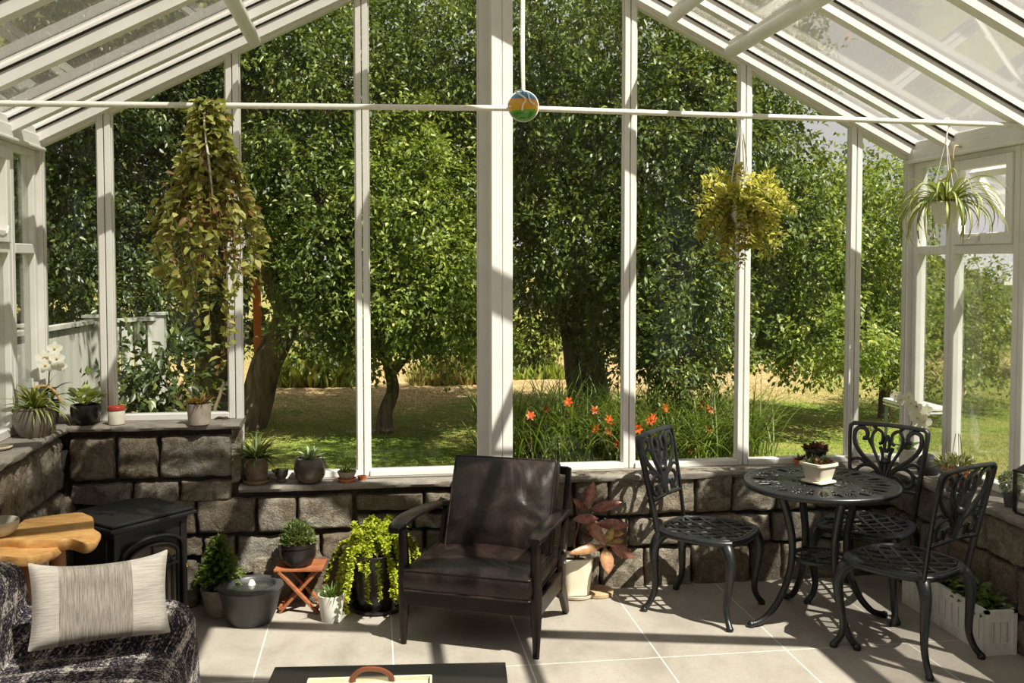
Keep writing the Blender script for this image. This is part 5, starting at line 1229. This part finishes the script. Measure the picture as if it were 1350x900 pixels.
tree('tree', 'dark shaded tree behind the trailing vine and the pale fence', b,
     [([b+Vector((0, 0, -.1)), PX(277, 520, b.y), PX(280, 470, b.y), PX(283, 420, b.y), PX(270, 330, b.y), PX(250, 200, b.y)], [.26, .21, .2, .18, .14, .1]), ([PX(283, 420, b.y), PX(300, 330, b.y), PX(320, 200, b.y)], [.13, .1, .06]),
      ([PX(270, 330, b.y), PX(180, 250, b.y-.8), PX(100, 200, b.y-1.5)], [.1, .07, .04])],
     [(120, 90, 11.0, 140, 120, 1.6, 10000), (85, 270, 10.8, 85, 110, 1.2, 6000), (200, 230, 12.0, 110, 120, 1.3, 8000), (240, 70, 12.2, 120, 120, 1.4, 8000), (150, 375, 11.0, 110, 45, .9, 3800), (250, 370, 12.4, 60, 70, .8, 2500), (20, -30, 9.5, 160, 150, 1.4, 7000), (200, -130, 11.5, 220, 110, 1.8, 7000), (-60, 160, 10.5, 90, 200, 1.4, 6000), (290, 430, 12.9, 26, 40, .5, 500), (150, -100, 6.9, 190, 60, .6, 3200), (30, -140, 7.2, 160, 70, .6, 2400)], .074, M['tl_dark'])  # last two clumps sit above the view, added to shade the fence
b = atZ(1166, 548, ZG)
tree('tree', 'sunlit tree with a thin straight trunk at the right end of the gable', b,
     [([b+Vector((0, 0, -.1)), PX(1166, 500, b.y), PX(1168, 430, b.y), PX(1165, 350, b.y), PX(1150, 250, b.y)], [.09, .06, .055, .05, .03]), ([PX(1168, 430, b.y), PX(1110, 370, b.y-.3), PX(1060, 300, b.y-.5)], [.05, .035, .02])],
     [(1060, 340, 10.8, 60, 110, 1.0, 5500), (1075, 250, 11.0, 50, 40, .9, 1700), (1155, 320, 10.9, 55, 100, .9, 5000), (1160, 235, 11.2, 36, 40, .7, 900), (1085, 440, 10.4, 80, 42, .8, 3600), (1165, 430, 10.9, 45, 45, .7, 1800), (1025, 420, 10.6, 40, 50, .6, 1500), (1185, 470, 11.2, 25, 30, .4, 600)], .076, M['tl_light'])
b = atZ(1258, 545, ZG+.15)
tree('tree', 'slim tree on the lawn outside the right-hand side windows', b,
     [([b+Vector((0, 0, -.2)), PX(1259, 500, b.y), PX(1262, 440, b.y), PX(1260, 380, b.y)], [.08, .065, .06, .04])],
     [(1235, 440, 11.2, 35, 80, .8, 2800), (1290, 440, 11.8, 45, 60, .8, 2600), (1262, 385, 11.6, 45, 40, .8, 1600), (1345, 450, 12.2, 25, 35, .7, 700)], .068, M['tl_light'])
# far trees that close the view
M['tl_far'] = treeleaf('far_tree_leaf', G_(30, 40, 24), G_(48, 60, 32), G_(82, 92, 48), .12)
for k, (px, top, n, lab) in enumerate(((40, -120, 5200, 'far dark tree beyond the fence at the left end of the garden'), (250, -160, 5200, 'far dark tree beyond the leaning trunk'), (450, -160, 5200, 'far dark tree behind the slim slanting trunk'), (640, -120, 5200, 'far dark tree directly behind the white column'),
                                       (840, -40, 5000, 'far dark tree behind the big trunk'), (1000, 230, 3200, 'lower far tree behind the golden hanging plant'), (1140, 330, 2200, 'low far tree at the right of the garden, below the patch of open sky'))):
    Y = 21+1.5*(k % 3); base = atZ(px, 345+F*(EYE-ZG)/Y, ZG); h = (500-top)
    tree('tree', lab, base, [([base+Vector((0, 0, -.1)), PX(px+5, 430, Y), PX(px-6, top+h*.4, Y)], [.3, .24, .14])],
         [(px, top+h*.32, Y, 125, h*.33, 1.8, int(n*.5)), (px-50, top+h*.62, Y-.6, 100, h*.25, 1.6, int(n*.28)), (px+55, top+h*.66, Y-.4, 95, h*.26, 1.6, int(n*.28)), (px, 455, Y-.8, 120, 55, 1.2, int(n*.22))], .24, M['tl_far'], 'far trees closing the garden', wr=.6, dens=1.5)
# shrubs and tall grass on the bank
def shrub(label, px, py, Y, rx, ry, n, leaf, m, grp='shrubs at the edge of the lawn'):
    c = PX(px, py, Y); base = Vector((c.x, c.y, ZG)); base.z = ZG
    return tree('bush', label, base, [([base+Vector((dx, 0, -.05)), base+Vector((dx*1.6, .0, .35)), Vector((c.x+dx*3, c.y, c.z))], [.03, .02, .01]) for dx in (-.12, .05, .14)],
                [(px, py, Y, rx, ry, rx*Y/F*.7, n)], leaf, m, grp, 'bush', 'stems')
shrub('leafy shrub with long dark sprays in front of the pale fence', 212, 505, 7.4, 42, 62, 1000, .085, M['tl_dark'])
shrub('lime-green shrub beyond the dry grass, left of the big trunk', 705, 455, 16.5, 42, 42, 1600, .11, M['tl_light'])
shrub('shrub beyond the dry grass, right of the big trunk', 958, 450, 16.5, 40, 40, 1400, .11, M['tl_light'])
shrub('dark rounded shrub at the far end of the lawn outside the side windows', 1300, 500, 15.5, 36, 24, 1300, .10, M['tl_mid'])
shrub('low bright shrub outside the side windows, below the white house', 1338, 512, 15, 22, 14, 500, .10, M['tl_light'])
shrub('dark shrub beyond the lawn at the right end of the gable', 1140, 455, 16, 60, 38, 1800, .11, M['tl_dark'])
def tallgrass(label, px0, px1, ytop, ybase, Y, n, m):
    base = PX((px0+px1)/2, ybase, Y); t = thing('tall_grass', label, 'grass', (base.x, base.y, base.z), 0, 'tall grass clumps on the bank')
    w = (px1-px0)*Y/F/2; H_ = (ybase-ytop)*Y/F; C = np.stack([NR.uniform(-w, w, n), NR.uniform(-.7, .7, n), np.full(n, -.05)], 1)
    D = np.stack([NR.normal(0, .28, n), NR.normal(0, .28, n), np.ones(n)], 1); hh = H_*NR.uniform(.5, 1.05, n)*(1-.55*np.abs(C[:, 0]/w)**2.5)
    o = leaf_arrays('blades', C, D, hh, .035, NR.random(n), m, t); o['kind'] = 'stuff'; return t
M['bank_green'] = leafmat('bank_grass', [(0, G_(120, 140, 56)), (.5, G_(160, 176, 78)), (1, G_(206, 204, 120))], .45)
M['bank_dry'] = leafmat('dry_bank_grass', [(0, G_(140, 130, 72)), (.5, G_(176, 162, 98)), (1, G_(212, 196, 140))], .4)
tallgrass('tall green grass on the bank between the leaning and the slim trunk', 375, 480, 445, 506, 16, 2600, M['bank_green'])
tallgrass('tall yellowing grass on the bank left of the white column', 540, 650, 462, 506, 16, 2400, M['bank_dry'])
tallgrass('tall grass on the bank just right of the white column', 660, 750, 466, 500, 16.5, 1500, M['bank_green'])
# day lilies under the window
M['lily_blade'] = leafmat('daylily_blade', [(0, G_(44, 62, 28)), (.5, G_(78, 98, 42)), (1, G_(148, 156, 76))], .25)
M['lily'] = leafmat('orange_petal', [(0, G_(196, 66, 24)), (1, G_(224, 104, 40))], .2, tcol=S(240, 110, 30))
def lily_clump(label, px, Y, w, n, hgt, fl, seed):
    base = PX(px, 345+F*(EYE-ZG)/Y, Y); t = thing('daylily', label, 'flowers', (base.x, base.y, ZG), 0, 'day lilies outside the gable'); rn = random.Random(seed); mb = MB(); O_ = Vector((base.x, base.y, ZG))
    for i in range(n):
        x, y = rn.gauss(0, w*.5), rn.uniform(-.45, .5); x = max(-w, min(w, x)); a = rn.uniform(0, 2*PI); el = rn.uniform(.9, 1.5)
        mb.blade((x, y, -.02), a, hgt*rn.uniform(.75, 1.35), .016, el, el-rn.uniform(.6, 2.0), 6, rn.uniform(.0, .7), rn.uniform(.3, 1), .3)
    mb.build('foliage', M['lily_blade'], t, smooth=180); sm_ = MB()
    for fx, fy in fl:
        p_ = PX(fx, fy, Y-rn.uniform(.0, .55))-O_; sm_.tube(catmull([(p_.x*.9, p_.y+.05, 0), (p_.x*.97, p_.y+.03, p_.z*.6), p_], 4), [.006, .004], 5); f = MB()
        ax = Vector((rn.uniform(-.6, .6), -1, rn.uniform(.1, .7))).normalized(); u = ax.cross(Vector((0, 0, 1))).normalized(); v = u.cross(ax)
        for k in range(6):
            q = k*PI/3+rn.random()*.3; f.leaf(p_, (u*math.cos(q)+v*math.sin(q))*.9+ax*.45, ax, .052, .026, rn.random(), .25, .3, ((0, .3), (.3, .9), (.6, 1), (.85, .6), (1, .1)))
        f.build('flower', M['lily'], t, smooth=180)
    if fl: sm_.build('flower_stems', M['stem'], t)
lily_clump('orange day lilies at the foot of the big trunk', 735, 9.6, .75, 900, .82, [(699, 548), (684, 580), (721, 540), (749, 530), (784, 541), (785, 565), (802, 553), (801, 569), (814, 585)], 1)
lily_clump('orange day lilies under the pane behind the left garden chair', 862, 9.4, .5, 620, .72, [(841, 565), (847, 587), (857, 555), (877, 538), (861, 551), (884, 587)], 2)
lily_clump('bright yellow-green day lilies with a few orange flowers left of the open lawn', 930, 9.6, .55, 640, .80, [(925, 532), (936, 540), (915, 568), (933, 567), (911, 592)], 3)
# fence
M['fence'] = mat('shade_greyed_white_boards', S(148, 148, 140), S(172, 171, 163), 3, .85, stretch=(3, 3, .3), bump=.15)  # boards greyed in colour to stand in for tree shade
fA, fB, fC = PX(40, 432, 6.9), PX(122, 424, 8.0), PX(209, 419, 8.35); t = thing('garden_fence', 'pale vertical-board garden fence outside the left gable panes', 'fence', (fB.x, fB.y, ZG)); O_ = Vector((fB.x, fB.y, ZG)); zt = 1.36-ZG
def fpan(a, b_):
    a = a-O_; b_ = b_-O_; a.z = b_.z = 0; d = b_-a; L_ = d.length; d.normalize(); nrm = Vector((-d.y, d.x, 0)); m = MB(); k = int(L_/.095)
    for i in range(k): q = a+d*(L_*(i+.5)/k); m.bar((q.x, q.y, .04), (q.x, q.y, zt-.03+.004*(i % 3)), .088, .018, nrm)
    m.bar((a.x, a.y, .04), (a.x, a.y, zt-.04), .01, .008); p0, p1 = a+nrm*.012, b_+nrm*.012
    m.bar((p0.x, p0.y, .3), (p1.x, p1.y, .3), .03, .08, (0, 0, 1)); m.bar((p0.x, p0.y, 1.0), (p1.x, p1.y, 1.0), .03, .08, (0, 0, 1)); m.build('board_panel', M['fence'], t, smooth=0)
    MB().bar((a.x, a.y, zt), (b_.x, b_.y, zt), .07, .03, (0, 0, 1)).build('cap_rail', M['fence'], t, smooth=0)
fpan(fA+(fA-fB)*1.2, fB); fpan(fB, fC)
for p_ in (fA, fB, fC): q = p_-O_; MB().bx(q.x-.05, q.x+.05, q.y-.05, q.y+.05, 0, zt+.03).bx(q.x-.065, q.x+.065, q.y-.065, q.y+.065, zt+.03, zt+.05).build('post', M['fence'], t, smooth=0)
# orange board against the leaning tree
p0 = PX(339, 470, 12.2); p1 = PX(338, 363, 12.2)
ob = MB(); M['orange'] = mat('orange_paint', S(206, 104, 40), S(222, 122, 52), 6, .6); O_ = Vector((p0.x, p0.y, ZG)); q1 = p1-O_
t = thing('painted_board', 'upright orange board standing behind the leaning trunk', 'board', tuple(O_))
MB().bar((.02, 0, 0), (q1.x, q1.y, q1.z), .095, .04, (0, 1, 0)).build('board', M['orange'], t, smooth=0, mods=[('bevel', .006, 2)])
MB().bar((q1.x-.05, -.03, q1.z*.93), (q1.x+.05, -.03, q1.z*.93), .05, .03).build('crosspiece', mat('red_paint', S(196, 62, 36), None, 10, .6), t, smooth=0)
# white houses beyond the garden
M['siding'] = mat('white_siding', S(222, 222, 220), S(232, 232, 230), 3, .8, stretch=(.2, .2, 30), bump=.2); M['shingle'] = mat('grey_shingle', S(146, 146, 148), S(170, 170, 172), 8, .9, bump=.3)
def house(label, pl, pr_, ytop_, yeave, Y, dep):
    a, b_ = PX(pl, 400, Y), PX(pr_, 400, Y); ze, zr = PX(pl, yeave, Y).z, PX(pl, ytop_, Y).z; t = thing('house', label, 'house', (a.x, Y, ZG)); w = b_.x-a.x
    MB().bx(0, w, 0, dep, 0, ze-ZG).build('wall', M['siding'], t, smooth=0)
    MB().prism([(-.4, ze-ZG-.1), (dep/2, zr-ZG), (dep+.4, ze-ZG-.1), (dep+.4, ze-ZG+.02), (dep/2, zr-ZG+.15), (-.4, ze-ZG+.02)], 'x', -.4, w+.4).build('roof', M['shingle'], t, smooth=0)
    wn = MB().bx(w*.25, w*.25+1.1, -.05, .02, (ze-ZG)*.45, (ze-ZG)*.8).build('window', M['white'], t, smooth=0)
    MB().bx(w*.25+.08, w*.25+1.02, -.06, -.05, (ze-ZG)*.45+.08, (ze-ZG)*.8-.08).build('pane', mat('dark_pane', S(60, 66, 72), None, 4, .1), wn, smooth=0)
    MB().bx(-.05, w+.05, -.46, -.40, ze-ZG-.16, ze-ZG+.02).build('gutter', M['white'], t, smooth=0)
house('white house beyond the trees outside the right-hand side windows', 1312, 1500, 330, 368, 26, 7)
house('white house mostly hidden behind the big tree', 835, 925, 352, 372, 27, 6)
# garden table outside the corner
p0 = PX(1207, 532, 7.6); t = thing('garden_table', 'white garden table with slender grey-green legs outside the right corner', 'table', (p0.x, p0.y, ZG)); zt = p0.z-ZG
M['teal'] = mat('grey_green_metal', S(96, 116, 114), S(112, 132, 130), 20, .5)
MB().bx(-.13, .11, -.3, .3, zt-.02, zt+.012).bx(-.13, .11, -.3, .3, zt-.045, zt-.03).build('tabletop', M['white'], t, smooth=0, mods=[('bevel', .008, 2)])
for x in (-.12, .10):
    for y in (-.26, .26):
        s_ = 1 if x > 0 else -1; MB().tube(catmull([(x*.8, y, zt-.03), (x*.95, y, zt-.1), (x+.0, y, zt*.5), (x+s_*.05, y, .02), (x+s_*.07, y, .0)], 4), .014, 8).build('leg', M['teal'], t)
# ================================================================== LIGHT AND CAMERA
wd_ = bpy.data.worlds.new('sky'); SC.world = wd_; wd_.use_nodes = True; wd_.node_tree.nodes['Background'].inputs[0].default_value = S(238, 233, 231); wd_.node_tree.nodes['Background'].inputs[1].default_value = SKY
sl = bpy.data.lights.new('sun', 'SUN'); sl.energy = SUN; sl.angle = math.radians(.55); sl.color = (1, .94, .83); so = bpy.data.objects.new('sun', sl); COL.objects.link(so)
az, el = math.radians(-52), math.radians(55); dv = Vector((math.cos(az)*math.cos(el), math.sin(az)*math.cos(el), math.sin(el))); so.rotation_euler = dv.to_track_quat('Z', 'Y').to_euler()
cam = bpy.data.cameras.new('camera'); co = bpy.data.objects.new('camera', cam); COL.objects.link(co); SC.camera = co
cam.sensor_fit = 'HORIZONTAL'; cam.sensor_width = 36; cam.lens = F/1350*36; cam.shift_y = (CY-450)/1350; cam.clip_start = .05; cam.clip_end = 300
co.matrix_world = Matrix([[_rt.x, _up.x, -_fw.x, 0], [_rt.y, _up.y, -_fw.y, 0], [_rt.z, _up.z, -_fw.z, EYE], [0, 0, 0, 1]])
SC.view_settings.view_transform = 'Standard'; SC.view_settings.look = 'None'; SC.view_settings.exposure = EXPO; SC.view_settings.gamma = 1; SC.view_settings.use_curve_mapping = False
cy = SC.cycles; cy.max_bounces = 10; cy.diffuse_bounces = 4; cy.glossy_bounces = 4; cy.transmission_bounces = 6; cy.transparent_max_bounces = 24; cy.use_denoising = True; cy.sample_clamp_indirect = 4; cy.caustics_reflective = False; cy.caustics_refractive = False
